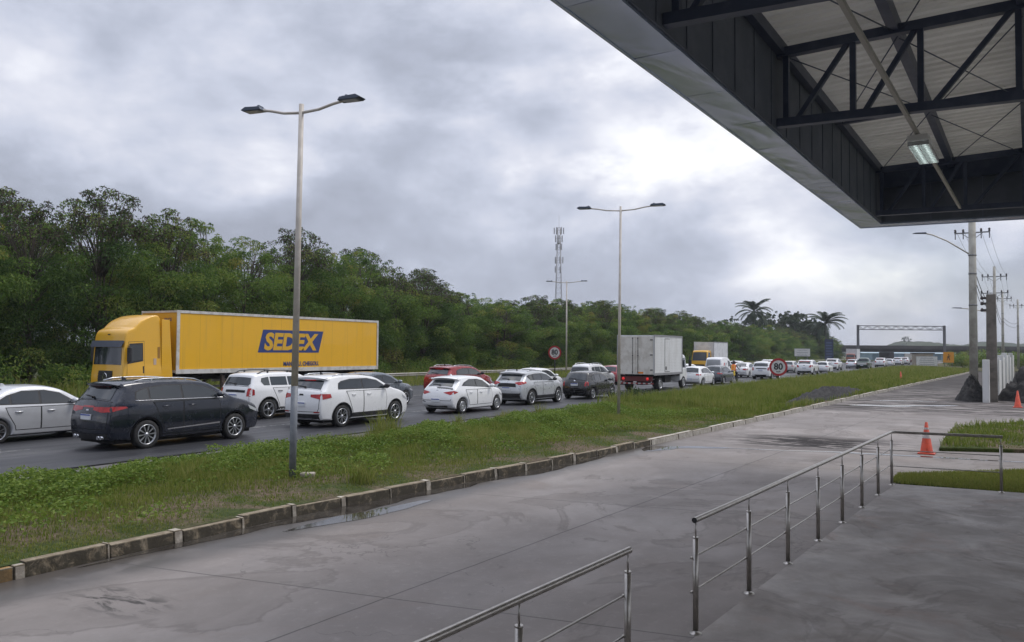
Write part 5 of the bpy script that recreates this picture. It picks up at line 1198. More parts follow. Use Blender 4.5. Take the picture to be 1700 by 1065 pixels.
WEEDM = m_leaf('weed_leaf', (.060, .110, .016), (.125, .200, .030), (.20, .265, .05), .42)

def leaf_quads(C, D, L_, W_, r, droop=.5):
    """quads centred near C (n,3), main axis direction D, length L_, width W_"""
    n = len(C); D = D/np.linalg.norm(D, axis=1, keepdims=True)
    U = r.normal(size=(n, 3)); S = np.cross(D, U); S /= np.linalg.norm(S, axis=1, keepdims=True)+1e-9
    L_ = np.broadcast_to(L_, n)[:, None]; W_ = np.broadcast_to(W_, n)[:, None]
    a = C-D*L_*.5; b = C+D*L_*.5; c = C
    V = np.stack((a, c-S*W_*.5, b, c+S*W_*.5), 1).reshape(-1, 3)
    return V, np.arange(4*n).reshape(n, 4)
def make_tree(seed, H=11.5, rad=3.2, low=2.0, n=30000, pods=0., leaf=(.25, .070), lm=LEAF, clumps=105, top_wisp=.3, stems=3):
    r = np.random.default_rng(seed); rr = random.Random(seed)
    root = link('_tree', None)
    tb = MB(); tips = []
    Cs = []
    while len(Cs) < clumps:
        z = r.uniform(low, H*.97); t = (z-low)/(H-low)
        prof = rad*(.62+.5*math.sin(min(1, t*1.25)*math.pi*.62))*(1 if t < .7 else max(.18, 1-((t-.7)/.34)**1.6))
        a = r.uniform(0, 2*math.pi); q = r.uniform(.35, 1.)**.6
        Cs.append((prof*q*math.cos(a), prof*q*math.sin(a), z, r.uniform(.55, 1.15)*(1 if t < .75 else .72)))
    for k in range(int(clumps*top_wisp)):      # shoots standing out of the top and sides
        a = r.uniform(0, 2*math.pi); q = rad*r.uniform(.1, 1.0); z = H*(1.02-.16*(q/rad)**2)+r.uniform(-.5, .8)
        Cs.append((q*math.cos(a), q*math.sin(a), z, r.uniform(.22, .45)))
    Cs = np.array(Cs)
    st = []
    for s in range(stems):
        a = rr.uniform(0, 6.28); d = rr.uniform(.1, .5); x0, y0 = d*math.cos(a), d*math.sin(a); lx, ly = rr.uniform(-1.2, 1.2), rr.uniform(-1.2, 1.2); pts = []
        for k in range(6):
            t = k/5; pts.append((x0+lx*t+.18*math.sin(3*t+s), y0+ly*t+.15*math.sin(4*t+2*s), -.2+t*H*.78))
        tb.tube(pts, [.13*(1-.8*k/5)+.015 for k in range(6)], 6); st.append(pts)
    for c in Cs[::2]:
        p = st[rr.randrange(stems)]; k = max(1, min(4, int((c[2]-1.2)/(H*.78)*5))); q = p[k]
        m_ = tuple((q[i]*.55+c[i]*.45)+(.25 if i == 2 else 0) for i in range(3)); tb.tube([q, m_, tuple(c[:3])], [.05, .032, .012], 5)
    tb.build('trunk', BARK, root)
    w = Cs[:, 3]**2; w /= w.sum(); ci = r.choice(len(Cs), n, p=w)
    G = r.normal(size=(n, 3)); G /= np.linalg.norm(G, axis=1, keepdims=True); q = r.uniform(0, 1, n)**.42
    P = Cs[ci, :3]+G*(q*Cs[ci, 3])[:, None]*np.array((1.15, 1.15, .8)); P[:, 2] -= (q**2)*.25
    D = G*.8+r.normal(size=(n, 3))*.6; D[:, 2] -= .55
    ct = np.where(r.uniform(size=len(Cs)) < .06, r.uniform(.72, .95, len(Cs)), r.uniform(.08, .68, len(Cs))); tone = np.clip(ct[ci]+r.normal(size=n)*.13, 0, 1)
    V, F = leaf_quads(P, D, r.uniform(.6, 1.2, n)*leaf[0], r.uniform(.6, 1.25, n)*leaf[1], r)
    mi = np.zeros(n)
    if pods: mi = ((P[:, 2] > H*.80) & (r.uniform(size=n) < pods)).astype(int)
    np_mesh('crown', V, F, [lm, POD], root, mi, attr=tone)
    return root
TREES = [make_tree(11, 11.3, 3.3, .9), make_tree(12, 11.8, 3.0, 1.3, pods=.55, top_wisp=.55), make_tree(13, 10.7, 3.5, .6), make_tree(14, 11.5, 2.9, 1.6, top_wisp=.45),
         make_tree(15, 11.1, 3.2, 1.2, pods=.45, top_wisp=.5), make_tree(16, 10.4, 3.6, .5, n=32000)]
first = [True]*6
BELT = 'trees of the roadside belt'
def hs(y): return float(np.interp(y, [0, 40, 50, 58, 65, 70, 80, 90, 103, 125, 153, 220, 300], [.98, .96, .95, .88, .73, .69, .69, .77, .85, .78, .71, .70, .68]))
def put_tree(k, x, y, s, sz=1., name='tree', label='leafy green tree in the dense belt along the far side of the highway', group=BELT, z=-.1):
    t = dup(TREES[k], (x, y, z), random.uniform(0, 6.28), None, group, (s, s, s*sz*hs(y*48/abs(x)))); t.name = name; t['label'] = label; t['category'] = 'tree'; return t
y = 13.
while y < 292:
    k = random.randrange(6)
    if y < 40 and random.random() < .5: k = random.choice((1, 4))
    put_tree(k, -48+random.uniform(-1.2, 1.2)-(max(0, y-230)*.02), y, random.uniform(.88, 1.08)); y += random.uniform(3.6, 5.0)*(1 if y < 120 else 1.25)
y = 16.
while y < 292:
    put_tree(random.randrange(6), -53+random.uniform(-1.5, 1.5), y, random.uniform(.92, 1.10)); y += random.uniform(4.4, 6.4)*(1 if y < 120 else 1.3)
y = 24.
while y < 200:
    if not (42 < y < 58): put_tree(random.randrange(6), -58.5+random.uniform(-2, 2), y, random.uniform(.9, 1.05))
    y += random.uniform(5.5, 8.5)
# low bushes at the foot of the belt and far trees
def bush(seed, R_, H, n, lm=LEAF, leaf=(.22, .09)):
    r = np.random.default_rng(seed); root = link('_bush', None); c = 26
    Cs = np.stack((r.normal(size=c)*R_*.45, r.normal(size=c)*R_*.45, r.uniform(.15, .75, c)*H, r.uniform(.25, .45, c)*H), 1)
    ci = r.integers(0, c, n); G = r.normal(size=(n, 3)); G /= np.linalg.norm(G, axis=1, keepdims=True)
    P = Cs[ci, :3]+G*(r.uniform(0, 1, n)**.45*Cs[ci, 3])[:, None]; P[:, 2] = np.abs(P[:, 2])+.02
    D = G+r.normal(size=(n, 3))*.6; V, F = leaf_quads(P, D, r.uniform(.6, 1.2, n)*leaf[0], r.uniform(.6, 1.2, n)*leaf[1], r)
    np_mesh('foliage', V, F, lm, root, attr=np.clip(r.uniform(.2, .8, c)[ci]+r.normal(size=n)*.15, 0, 1))
    s = MB()
    for q in Cs[:9]: s.tube([(q[0]*.15, q[1]*.15, -.05), (q[0]*.6, q[1]*.6, q[2]*.6), tuple(q[:3])], [.025, .018, .006], 5)
    s.build('stem', BARK, root); return root
BUSH = [bush(31, 1.6, 1.7, 2600), bush(32, 1.3, 2.2, 2600), bush(33, 1.9, 1.4, 2600, LEAF_D)]
for i in range(52):
    y = 20+i*4.6+random.uniform(-1.5, 1.5); t = dup(BUSH[random.randrange(3)], (-45.0+random.uniform(-1.2, .8), y, -.05), random.uniform(0, 6), 'low leafy bush at the foot of the tree belt behind the guard rail', 'bushes at the foot of the belt', (1.1, 1.1, random.uniform(.8, 1.25))); t.name = 'bush'; t['category'] = 'bush'
for x, y, s, lab in ((-15.1, 36.2, .62, 'dark round bush on the verge edge beside the box truck'),):
    t = dup(BUSH[2], (x, y, .05), 1.0, lab, None, (s, s, s*.85)); t.name = 'bush'; t['category'] = 'bush'
for i, (x, y, s) in enumerate(((-6.5, 170, 1.3), (-3.8, 176, 1.5), (-1.5, 182, 1.3), (1.5, 190, 1.8), (-8.8, 190, 1.4), (-5.2, 200, 1.8), (3.5, 178, 1.6), (-2, 210, 1.7))):
    t = dup(BUSH[i % 3], (x, y, .0), i*1.3, 'green bush behind the utility poles at the far end of the lane', 'bushes at the far end of the lane', (s, s, s)); t.name = 'bush'; t['category'] = 'bush'
for b_ in BUSH:
    for ch in list(b_.children): bpy.data.objects.remove(ch)
    bpy.data.objects.remove(b_)
DARK = [make_tree(41, 13.5, 4.6, 4.0, n=9000, leaf=(.5, .28), lm=LEAF_D, clumps=55, top_wisp=.25, stems=2), make_tree(42, 12.5, 5.2, 4.5, n=9000, leaf=(.5, .28), lm=LEAF_D, clumps=50, top_wisp=.3, stems=2)]
for i, (x, y, s) in enumerate(((-96, 170, 1.05), (-99, 186, 1.12), (-98, 202, 1.1), (-92, 214, 1.06), (-90, 232, 1.0), (-72, 246, 1.0), (-64, 252, 1.08), (-58.5, 252, 1.12), (-55.5, 258, 1.1), (-54.0, 266, 1.0), (-51, 262, .95), (-57, 274, 1.0), (-53, 282, .85))):
    t = dup(DARK[i % 2], (x, y, 0), i*1.1, 'dark broad-crowned tree rising behind the roadside belt', 'dark trees behind the belt', (s, s, s)); t.name = 'tree'; t['category'] = 'tree'
t = dup(DARK[1], (-94, 1007, 12.5), 0, 'lone round tree on top of the far hill', None, (.85, .85, .70)); t.name = 'tree'; t['category'] = 'tree'
for b_ in TREES+DARK:
    for ch in list(b_.children): bpy.data.objects.remove(ch)
    bpy.data.objects.remove(b_)

def palm(seed, loc, H, fl, label, nf=36):
    r = random.Random(seed); t = thing('palm_tree', label, 'palm', loc)
    b = MB(); b.tube([(0, 0, -.2), (.15, .05, H*.35), (.1, .1, H*.7), (0, 0, H)], [.30, .24, .22, .24], 9); b.build('trunk', BARK, t)
    for k in range(nf):
        az = k*2.399+r.uniform(-.2, .2); el = R(r.uniform(-25, 80)) if k > 4 else R(r.uniform(60, 85)); V = []; F = []; L_ = fl*r.uniform(.85, 1.1); pts = []
        p = Vector((0, 0, H)); e = el
        for j in range(11):
            pts.append(p.copy()); p = p+Vector((math.cos(az)*math.cos(e), math.sin(az)*math.cos(e), math.sin(e)))*L_/10; e -= R(9.0)
        fm = MB(); fm.tube(pts, [.07*(1-i/11)+.012 for i in range(11)], 4)
        for j in range(2, 11):
            for h in (0, .5):
                if j == 10 and h: continue
                q = pts[j].lerp(pts[min(j+1, 10)], h); d = (pts[min(j+1, 10)]-pts[j-1]).normalized(); sd = d.cross(Vector((0, 0, 1)))
                sd = sd.normalized() if sd.length > .1 else Vector((math.sin(az), -math.cos(az), 0)); ll = L_*.20*(1-abs(j-5.5)/8)
                for sg in (-1, 1):
                    tip = q+(sd*sg*.85+d*.55+Vector((0, 0, -.45))).normalized()*ll; w = d*.17
                    fm.add([q-w, q+w, tip+w*.15, tip-w*.15], [(0, 1, 2, 3)])
        fm.build('frond', LEAF_D, t, fix=False)
palm(1, (-62.0, 238, 0), 14.0, 6.4, 'tall palm rising above the belt left of the dark trees')
palm(2, (-44.6, 250, 0), 10.8, 6.6, 'palm with spreading crown at the right end of the tree belt')

# ---- grass as blades
def blades(x, y, z, h, w, r, lean=.35, tone=None):
    n = len(x); a = r.uniform(0, 2*np.pi, n); la = r.uniform(0, 2*np.pi, n); ln = np.abs(r.normal(size=n))*lean*h
    dx, dy = np.cos(a)*w*.5, np.sin(a)*w*.5; lx, ly = np.cos(la)*ln, np.sin(la)*ln
    P0 = np.stack((x-dx, y-dy, z-.02), 1); P1 = np.stack((x+dx, y+dy, z-.02), 1)
    M0 = np.stack((x-dx*.8+lx*.35, y-dy*.8+ly*.35, z+h*.6), 1); M1 = np.stack((x+dx*.8+lx*.35, y+dy*.8+ly*.35, z+h*.6), 1)
    T0 = np.stack((x-dx*.12+lx, y-dy*.12+ly, z+h*np.sqrt(np.maximum(.1, 1-(ln/h)**2*.5))), 1); T1 = T0+np.stack((dx*.24, dy*.24, dx*0), 1)
    V = np.stack((P0, P1, M1, M0, T1, T0), 1).reshape(-1, 3); b = np.arange(n)*6
    F = np.concatenate((np.stack((b, b+1, b+2, b+3), 1), np.stack((b+3, b+2, b+4, b+5), 1)))
    tone = r.uniform(.2, .8, n) if tone is None else tone
    return V, F, np.concatenate((tone, tone))
def scatter(n, y0, y1, r):
    y = r.uniform(y0, y1, n); k = kerb_x(y)-.19; x0 = SHLD_X-.15+.22*np.sin(y*.9)+.12*np.sin(y*2.7+1); x = x0+(k-x0)*r.uniform(0, 1, n); return x, y, (x-x0)/(k-x0)
GV = []; r = np.random.default_rng(5)
def grass_zone(n, y0, y1, hs, w):
    x, y, u = scatter(n, y0, y1, r)
    p = hnoise(x, y, .7, 2)+.6*hnoise(x, y, 2.1, 5)
    bare = np.clip((u-.45)*1.9, 0, 1)*(.5-p*.6)          # thin and patchy towards the kerb
    bare = bare*np.where(y > 26, .35, 1.)
    keep = (r.uniform(size=n) > np.clip(bare, 0, .93)) & (((x+8.2-.037*(y-46))/.75)**2+((y-46.)/9.5)**2 > 1); x, y, u, p = x[keep], y[keep], u[keep], p[keep]
    tall = np.clip(1.05-u*1.0, .10, 1)*np.clip(.85+.55*p, .35, 1.6)
    tall = np.where(y > 24, np.maximum(tall, np.clip((y-24)/8, 0, 1)*np.clip(1.25-u*.75, .3, 1)*(.9+.3*p)), tall)
    h = hs*tall*r.uniform(.45, 1.15, len(x)); tone = np.clip(.45+.22*p+r.normal(size=len(x))*.17+.18*(r.uniform(size=len(x)) < .08), 0, 1)
    GV.append(blades(x, y, verge_h(x, y), np.maximum(h, .03), w*r.uniform(.6, 1.3, len(x)), r, .42, tone))
grass_zone(85000, 1, 14, .27, .011); grass_zone(85000, 14, 32, .33, .013); grass_zone(52000, 32, 62, .62, .024); grass_zone(40000, 62, 140, .62, .05)
for (tx, ty, th) in ((-15.0, 17.6, .85), (-14.9, 18.0, .8), (-14.6, 17.3, .6), (-15.0, 21.5, .5), (-14.2, 33.5, .9), (-13.4, 30.5, .6), (-9.75, 11.0, .40), (-14.8, 26.5, .6)):
    n = 120; a = r.uniform(0, 6.28, n); q = r.uniform(0, .26, n); x, y = tx+np.cos(a)*q, ty+np.sin(a)*q
    GV.append(blades(x, y, verge_h(x, y), th*r.uniform(.5, 1.15, n), np.full(n, .016), r, .6, np.clip(r.normal(size=n)*.15+.6, 0, 1)))
def cat(GV):
    Vs, Fs, Ts, b = [], [], [], 0
    for V, F, T in GV: Vs.append(V); Fs.append(F+b); Ts.append(T); b += len(V)
    return np.concatenate(Vs), np.concatenate(Fs), np.concatenate(Ts)
V, F, T_ = cat(GV); o = np_mesh('grass', V, F, GRASSM, attr=T_); tag(struct(o, 'stuff'), 'rough green grass covering the verge between highway and lane', 'grass')
# broad-leaved weeds in drifts towards the highway side
n = 230000; x, y, u = scatter(n, 1, 36, r); p = hnoise(x, y, .9, 4)+.5*hnoise(x, y, 2.6, 1)
keep = r.uniform(size=n) < np.clip(1.15-u*1.55+.55*p, 0, 1); x, y, u, p = x[keep], y[keep], u[keep], p[keep]; n = len(x)
hh = np.clip(.23+.22*p-.15*u, .04, .55); z = verge_h(x, y)+hh*r.uniform(.15, 1, n)**.6
D = r.normal(size=(n, 3)); D[:, 2] = D[:, 2]*.35+.12; V, F = leaf_quads(np.stack((x, y, z), 1), D, r.uniform(.03, .085, n), r.uniform(.02, .05, n), r)
o = np_mesh('weeds', V, F, WEEDM, attr=np.clip(.5+.2*p+r.normal(size=n)*.2, 0, 1)); tag(struct(o, 'stuff'), 'low broad-leaved weeds along the highway side of the verge', 'weeds')
# far bank below the trees
n = 60000; y = r.uniform(10, 250, n)**1.0; x = r.uniform(-47, -35.0, n); GV = [blades(x, y, np.full(n, -.05)+np.clip((-36-x)*.03, 0, .3), r.uniform(.2, .7, n)*np.where(r.uniform(size=n) < .1, 1.5, 1), np.full(n, .06), r, .4)]
V, F, T_ = cat(GV); o = np_mesh('grass', V, F, GRASSM, attr=np.clip(T_+.1, 0, 1)); tag(struct(o, 'stuff'), 'tall grass on the far bank below the tree belt', 'grass')
bm_ = MB(); bm_.hexa([(-49, -60, -.3), (-35.15, -60, -.3), (-35.15, 300, -.3), (-49, 300, -.3), (-49, -60, .28), (-35.15, -60, .0), (-35.15, 300, .0), (-49, 300, .28)]); struct(bm_.build('bank', SOIL))
# clipped lawn and planting bed on the right
GV = []
n = 34000; x = r.uniform(-1.95, 1.2, n); y = r.uniform(17.5, 21.3, n); k = (y < 18.9+np.clip((x+1.9), 0, 9)*.95) & (y > 17.58-.06*(x+1.9)+.05*r.normal(size=n)); x, y = x[k], y[k]
GV.append(blades(x, y, np.full(len(x), .03), r.uniform(.02, .07, len(x)), np.full(len(x), .009), r, .5, np.clip(r.normal(size=len(x))*.13+.62, 0, 1)))
V, F, T_ = cat(GV); o = np_mesh('grass', V, F, GRASSM, attr=T_); tag(struct(o, 'stuff'), 'short lawn grass beside the corner of the long railing', 'grass')
n = 11000; x = r.uniform(-1.5, 2.5, n); y = r.uniform(24.2, 37, n); k = (y > 24.2+.45*(x+1.5)) & (y < 31+2.0*(x+1.5)); x, y = x[k], y[k]; p = hnoise(x, y, 1.3, 3)
V, F, T_ = blades(x, y, np.full(len(x), .10), np.clip(.10+.13*p, .02, .4)*r.uniform(.4, 1.5, len(x)), np.full(len(x), .018), r, .5); o = np_mesh('grass', V, F, GRASSM, attr=T_); tag(struct(o, 'stuff'), 'patchy grass on the planting bed behind the traffic cone', 'grass')

# ------------------------------------------------------------------ signs, cones, rail, poles, wall, heaps
SGREY = mat('sign_back_grey', (.20, .20, .21), .5, .3); SWHITE = mat('sign_white', (.62, .62, .60), .5, 0, (.52, .52, .50), 4); SRED = mat('sign_red', (.36, .018, .022), .45); SBLK = mat('sign_black', (.012, .012, .014), .5)
def speed_sign(loc, zc, label, D=1.28):
    t = thing('speed_sign', label, 'road sign', loc, R(8)); r0 = D/2
    p = MB(); p.tube([(0, .06, -.1), (0, .06, zc+.3)], .045, 10); p.build('post', SBLK, t)
    def disc(name, r_in, r_out, yf, m_, parent):
        b = MB()
        if r_in: b.lathe([(r_in, 0), (r_out, 0), (r_out, .008), (r_in, .008), (r_in, 0)], 40, 0, 'y', (0, yf, zc), False)
        else: b.lathe([(.001, 0), (r_out, 0), (r_out, .012), (.001, .012)], 40, 0, 'y', (0, yf, zc), False)
        return b.build(name, m_, parent)
    f = disc('sign_face', 0, r0*.985, 0, SWHITE, t); disc('red_ring', r0*.76, r0, -.010, SRED, f)
    MS = Matrix(((1, 0, 0, 0), (0, 0, -1, 0), (0, 1, 0, 0), (0, 0, 0, 1)))
    text_mesh('numerals', '80', .66, SBLK, f, Matrix.Translation((0, -.014, zc+.02)) @ MS, .018, 0, .002, .95); text_mesh('unit_text', 'km/h', .15, SBLK, f, Matrix.Translation((0, -.014, zc-.33)) @ MS, .004, 0, .002)
speed_sign((-14.05, 60.5, .12), 1.36, 'near round 80 speed limit sign on a black post in the verge grass')
speed_sign((-35.7, 66.6, 0), 2.36, 'far round 80 speed limit sign across the highway in front of the trees')
def board(name, label, loc, rz, w, h, z0, mt, legs=2, lines=0, line_m=SBLK, cat_='sign', frame=None):
    t = thing(name, label, cat_, loc, rz); b = MB(); b.box(-w/2, w/2, -.03, .03, z0, z0+h); bo = b.build('board', mt, t, bevel=.01)
    if frame: f = MB(); f.box(-w/2-.03, w/2+.03, -.02, .045, z0-.04, z0); f.box(-w/2-.03, w/2+.03, -.02, .045, z0+h, z0+h+.04); f.box(-w/2-.03, -w/2, -.02, .045, z0, z0+h); f.box(w/2, w/2+.03, -.02, .045, z0, z0+h); f.build('frame', frame, bo)
    for i in range(legs): x = (-.35+.7*i/(max(1, legs-1)))*w if legs > 1 else 0; p = MB(); p.tube([(x, .07, -.2), (x, .07, z0+h*.9)], .05, 8); p.build('post', SGREY, t)
    if lines:
        l = MB(); rr = random.Random(3)
        for i in range(lines): zz = z0+h*(.82-.68*i/max(1, lines-1)); ww = w*rr.uniform(.28, .42); l.box(-ww, ww, -.036, -.031, zz-h*.035, zz+h*.035)
        l.build('text_lines', line_m, bo)
    return t
LGREY = mat('faded_lettering', (.30, .30, .31), .6)
board('information_sign', 'white rectangular signboard across the highway above the brake-lit SUV', (-35.0, 171, 0), R(31), 3.1, 1.5, 1.8, SWHITE, 2, 3, LGREY, frame=SGREY)
board('direction_sign', 'tall dark blue sign panel at the right end of the tree belt', (-36.0, 206, 0), R(25), 2.0, 4.9, .9, mat('sign_dark_blue', (.012, .022, .06), .5), 2, 6, mat('sign_blue_light', (.05, .08, .16), .5))
board('information_sign', 'low white board with lettering on the far verge left of the gantry leg', (-11.0, 150, 0), R(20), 3.2, 1.5, .55, SWHITE, 2, 4, LGREY, frame=SGREY)
og = board('works_sign', 'square orange roadworks sign beside the gantry leg', (-8.1, 155, 0), R(18), 1.65, 1.75, 1.05, mat('works_orange', (.62, .26, .012), .5), 2)
b = MB(); b.prism([(-.32, 1.45), (-.18, 1.45), (-.02, 1.85), (.12, 1.45), (.26, 1.45), (.12, 2.0), (.30, 2.15), (.26, 2.25), (.02, 2.2), (-.14, 2.15), (-.26, 1.9), (-.18, 1.85), (-.08, 1.98)], 'y', -.045, -.031); b.lathe([(.001, 0), (.11, 0), (.11, .012), (.001, .012)], 16, 0, 'y', (.02, -.045, 2.36), False); b.build('worker_symbol', mat('symbol_dark', (.10, .05, .01), .5), og)
CONE_O = mat('cone_orange', (.62, .07, .025), .5, 0, (.45, .05, .02), 6); CONE_W = mat('cone_band', (.55, .50, .48), .4)
def cone(loc, label, H=.76, band=True):
    t = thing('traffic_cone', label, 'traffic cone', loc); b = MB(); b.lathe([(.165, .03), (.15, .05), (.03, H), (.018, H+.005), (.001, H+.005)], 20, 0); co = b.build('cone', CONE_O, t)
    f = MB(); f.box(-.2, .2, -.2, .2, 0, .035); f.build('base', CONE_O, t, bevel=.015)
    if band:
        q = MB(); rr = lambda z: .15-(z-.05)*(.12/(H-.05))+.003; q.lathe([(rr(.40), .40), (rr(.54), .54)], 20); q.build('reflective_band', CONE_W, co)
        q = MB(); q.lathe([(rr(.62), .62), (rr(.67), .67)], 20); q.build('reflective_collar', CONE_W, co)
cone((-1.73, 23.25, .0), 'orange traffic cone with pale bands standing in water behind the long railing', .80)
cone((.50, 45.9, .0), 'orange traffic cone in front of the right-hand asphalt heap', .80, False)
cone((-7.85, 79.0, .1), 'small orange traffic cone in the grass beside the far kerb', .85, False)

# guard rail beyond the highway
g = thing('guard_rail', 'long pale metal guard rail along the grass bank below the trees', 'guard rail', (-38.8, 38, 0))
b = MB(); pr = [(0, .52), (.05, .56), (.05, .60), (0, .635), (0, .665), (.05, .70), (.05, .74), (0, .78)]
b.add([(u, y, v) for y in (0, 210) for u, v in pr], [(i, i+1, 8+i+1, 8+i) for i in range(7)]); b.build('beam', mat('weathered_zinc', (.36, .34, .31), .5, .4, (.28, .26, .23), .8), g, fix=False)
for i in range(53): b = MB(); b.box(-.10, -.02, i*4-.05, i*4+.05, -.2, .78); b.build('post', SGREY, g)

# asphalt heaps
def heap(name, label, c, rx, ry, h, seed, rz=0.):
    n = 30; rr = np.random.default_rng(seed); V = []; F = []
    ph = rr.uniform(0, 6, 8)
    for i in range(n+1):
        for j in range(40):
            t = i/n; a = 2*math.pi*j/40; q = t*(1+.12*math.sin(3*a+ph[0])+.07*math.sin(7*a+ph[1])); x, y = rx*q*math.cos(a), ry*q*math.sin(a)
            z = h*max(0, 1-t**1.55)*(1+.26*math.sin(4*x+ph[2])*math.sin(3.3*y+ph[3])) + .045*h*rr.normal()*(t < .97)
            V.append((x, y, z-.02))
    F = [(i*40+j, i*40+(j+1) % 40, (i+1)*40+(j+1) % 40, (i+1)*40+j) for i in range(n) for j in range(40)]
    m_ = MB(); m_.add(V, F, 0, True); o = m_.build(name, mat('loose_asphalt', (.010, .010, .011), .9, 0, (.028, .026, .026), 5, bump=.9, bs=14), None, fix=True)
    o.location = c; o.rotation_euler = (0, 0, rz); return tag(o, label, 'asphalt heap')
heap('asphalt_heap', 'black asphalt heap piled against the foot of the thick utility pole', (-1.55, 51.0, 0), .85, 1.2, 1.2, 3)
heap('asphalt_heap', 'large black asphalt heap at the right edge in front of the white wall', (1.75, 53, 0), 2.1, 3.6, 2.1, 4)
heap('asphalt_heap', 'long low black asphalt ridge lying on the verge beside the kerb', (-8.15, 46.0, .1), .72, 10.0, .62, 5, R(-2.1))

# white wall of staggered panels
WALLM = mat('whitewashed_wall', (.62, .62, .61), .85, 0, (.40, .39, .36), 1.3, .45, .7, bump=.2, stretch=(1, 1, .35))
W_ = thing('boundary_wall', 'whitewashed wall of staggered panels running back beside the asphalt heaps', 'wall', (-.86, 49.5, 0), -R(2.9))
for i in range(7):
    b = MB(); z = 2.15+.12*math.sin(i*2.1)+i*.05; b.box(-.07, .07, .24+i*4.0, 4.2+i*4.0, -.2, z); b.build('panel', WALLM, W_, bevel=.02); p = MB(); p.box(-.16, .16, i*4-.05 if i else -.1, i*4+.235, -.2, z+.18 if i else 2.25); p.build('pillar', WALLM, W_, bevel=.02)

# utility poles and wires
PCON = mat('pole_concrete', (.40, .385, .34), .85, 0, (.29, .275, .24), 1.2, bump=.2, bs=12); PBRN = mat('stained_concrete', (.17, .15, .13), .9, 0, (.11, .10, .085), 2, bump=.3); INS = mat('insulator', (.04, .03, .03), .3)
def utility_pole(loc, H, label, r0=.30, r1=.2, arms=(), lamp=None, lean=0., mt=None):
    t = thing('utility_pole', label, 'utility pole', loc); t.rotation_euler = (0, lean, 0)
    b = MB(); b.tube([(0, 0, -.2), (0, 0, H)], [r0, r1], 16); b.build('pole', mt or PCON, t)
    for z, w in arms:
        a = MB(); a.beam((-w, -.0, z), (w, -.0, z), .08, .09); a.beam((-w*.6, 0, z-.02), (0, 0, z-.55), .04, .04); a.beam((w*.6, 0, z-.02), (0, 0, z-.55), .04, .04); ao = a.build('crossarm', SGREY, t)
        for x in (-w*.95, -w*.5, w*.5, w*.95): i_ = MB(); i_.lathe([(.05, .05), (.09, .12), (.05, .17), (.09, .22), (.04, .30), (.001, .31)], 10, 0, 'z', (x, 0, z)); i_.tube([(x, 0, z), (x, 0, z-.45)], .035, 6); i_.build('insulator', INS, ao)
    for z in (H*.45, H*.62, H*.72): c = MB(); q = r0+(r1-r0)*z/H; c.lathe([(q+.005, -.05), (q+.025, -.05), (q+.025, .05), (q+.005, .05)], 16, 0, 'z', (0, 0, z)); c.build('clamp_band', SGREY, t)
    if lamp:
        z, dx, dz = lamp; a = MB(); pts = [(-.15, 0, z), (-dx*.45, 0, z+dz*.62), (-dx*.72, 0, z+dz*.92), (-dx*.85, 0, z+dz)]; a.tube(pts, .05, 8); a.build('lamp_arm', GALV, t)
        h = MB(); h.prism([(-dx*.83, z+dz-.03), (-dx*.83, z+dz+.08), (-dx*1.03, z+dz+.10), (-dx*1.10, z+dz+.03)], 'y', -.15, .15); h.build('lamp_head', LAMPD, t, bevel=.02)
    return t
utility_pole((-1.95, 68.4, 0), 13.6, 'thick pale concrete utility pole with crossarm and curved lamp arm, nearest on the right', .29, .23, ((11.45, 1.15),), (9.85, 3.6, 1.75))
utility_pole((-.88, 103, 0), 12.1, 'slim utility pole with two crossarms just behind the short thick post', .2, .13, ((11.0, 1.2), (9.2, 1.3)), (7.0, 3.8, .6))
utility_pole((-.22, 143, 0), 12.0, 'distant utility pole above the white wall, third along the lane', .22, .14, ((10.9, 1.2),))
utility_pole((2.0, 165, 0), 12.0, 'distant utility pole farthest to the right', .22, .14, ((10.9, 1.2),))
t = thing('concrete_post', 'short thick brown-stained concrete post rising from the near end of the white wall', 'post', (-.60, 50.5, 0)); b = MB(); b.hexa([(-.27, -.2, -.2), (.27, -.2, -.2), (.27, .2, -.2), (-.27, .2, -.2), (-.22, -.16, 5.75), (.22, -.16, 5.75), (.22, .16, 5.75), (-.22, .16, 5.75)]); b.build('shaft', PBRN, t, bevel=.03)
b = MB()
for z in (4.9, 5.25, 5.55): b.box(-.42, -.22, -.06, .06, z-.06, z+.06); b.lathe([(.05, -.08), (.09, -.02), (.05, .1), (.001, .12)], 8, 0, 'z', (-.42, 0, z))
b.build('insulator_rack', INS, t)
WIRE = mat('cable_black', (.02, .02, .022), .6)
def wire(a, b_, sag, rad=.009):
    a, b_ = Vector(a), Vector(b_); m_ = MB(); m_.tube([a.lerp(b_, i/14)-Vector((0, 0, sag*4*(i/14)*(1-i/14))) for i in range(15)], rad, 5); return tag(m_.build('overhead_wire', WIRE), 'thin black overhead cable strung between the utility poles', 'cable', 'overhead cables')
for dx in (-1.05, -.55, .55, 1.05): wire((-1.95+dx, 68.4, 11.7), (-.88+dx, 103, 11.25), .5); wire((-.88+dx, 103, 11.25), (-.22+dx, 143, 11.15), .6); wire((-.22+dx, 143, 11.15), (2.0+dx, 165, 11.15), .4)
for z in (8.2, 7.6): wire((-1.7, 68.4, z), (-.75, 103, z-.2), .9, .025); wire((-.75, 103, z-.2), (-.1, 143, z-.2), .9, .025); wire((-.1, 143, z-.2), (2.1, 165, z-.2), .5, .025)
wire((-.85, 50.5, 5.3), (-1.75, 68.2, 7.4), .5, .02); wire((-.8, 50.5, 5.55), (-.7, 103, 9.1), 1.2, .02)

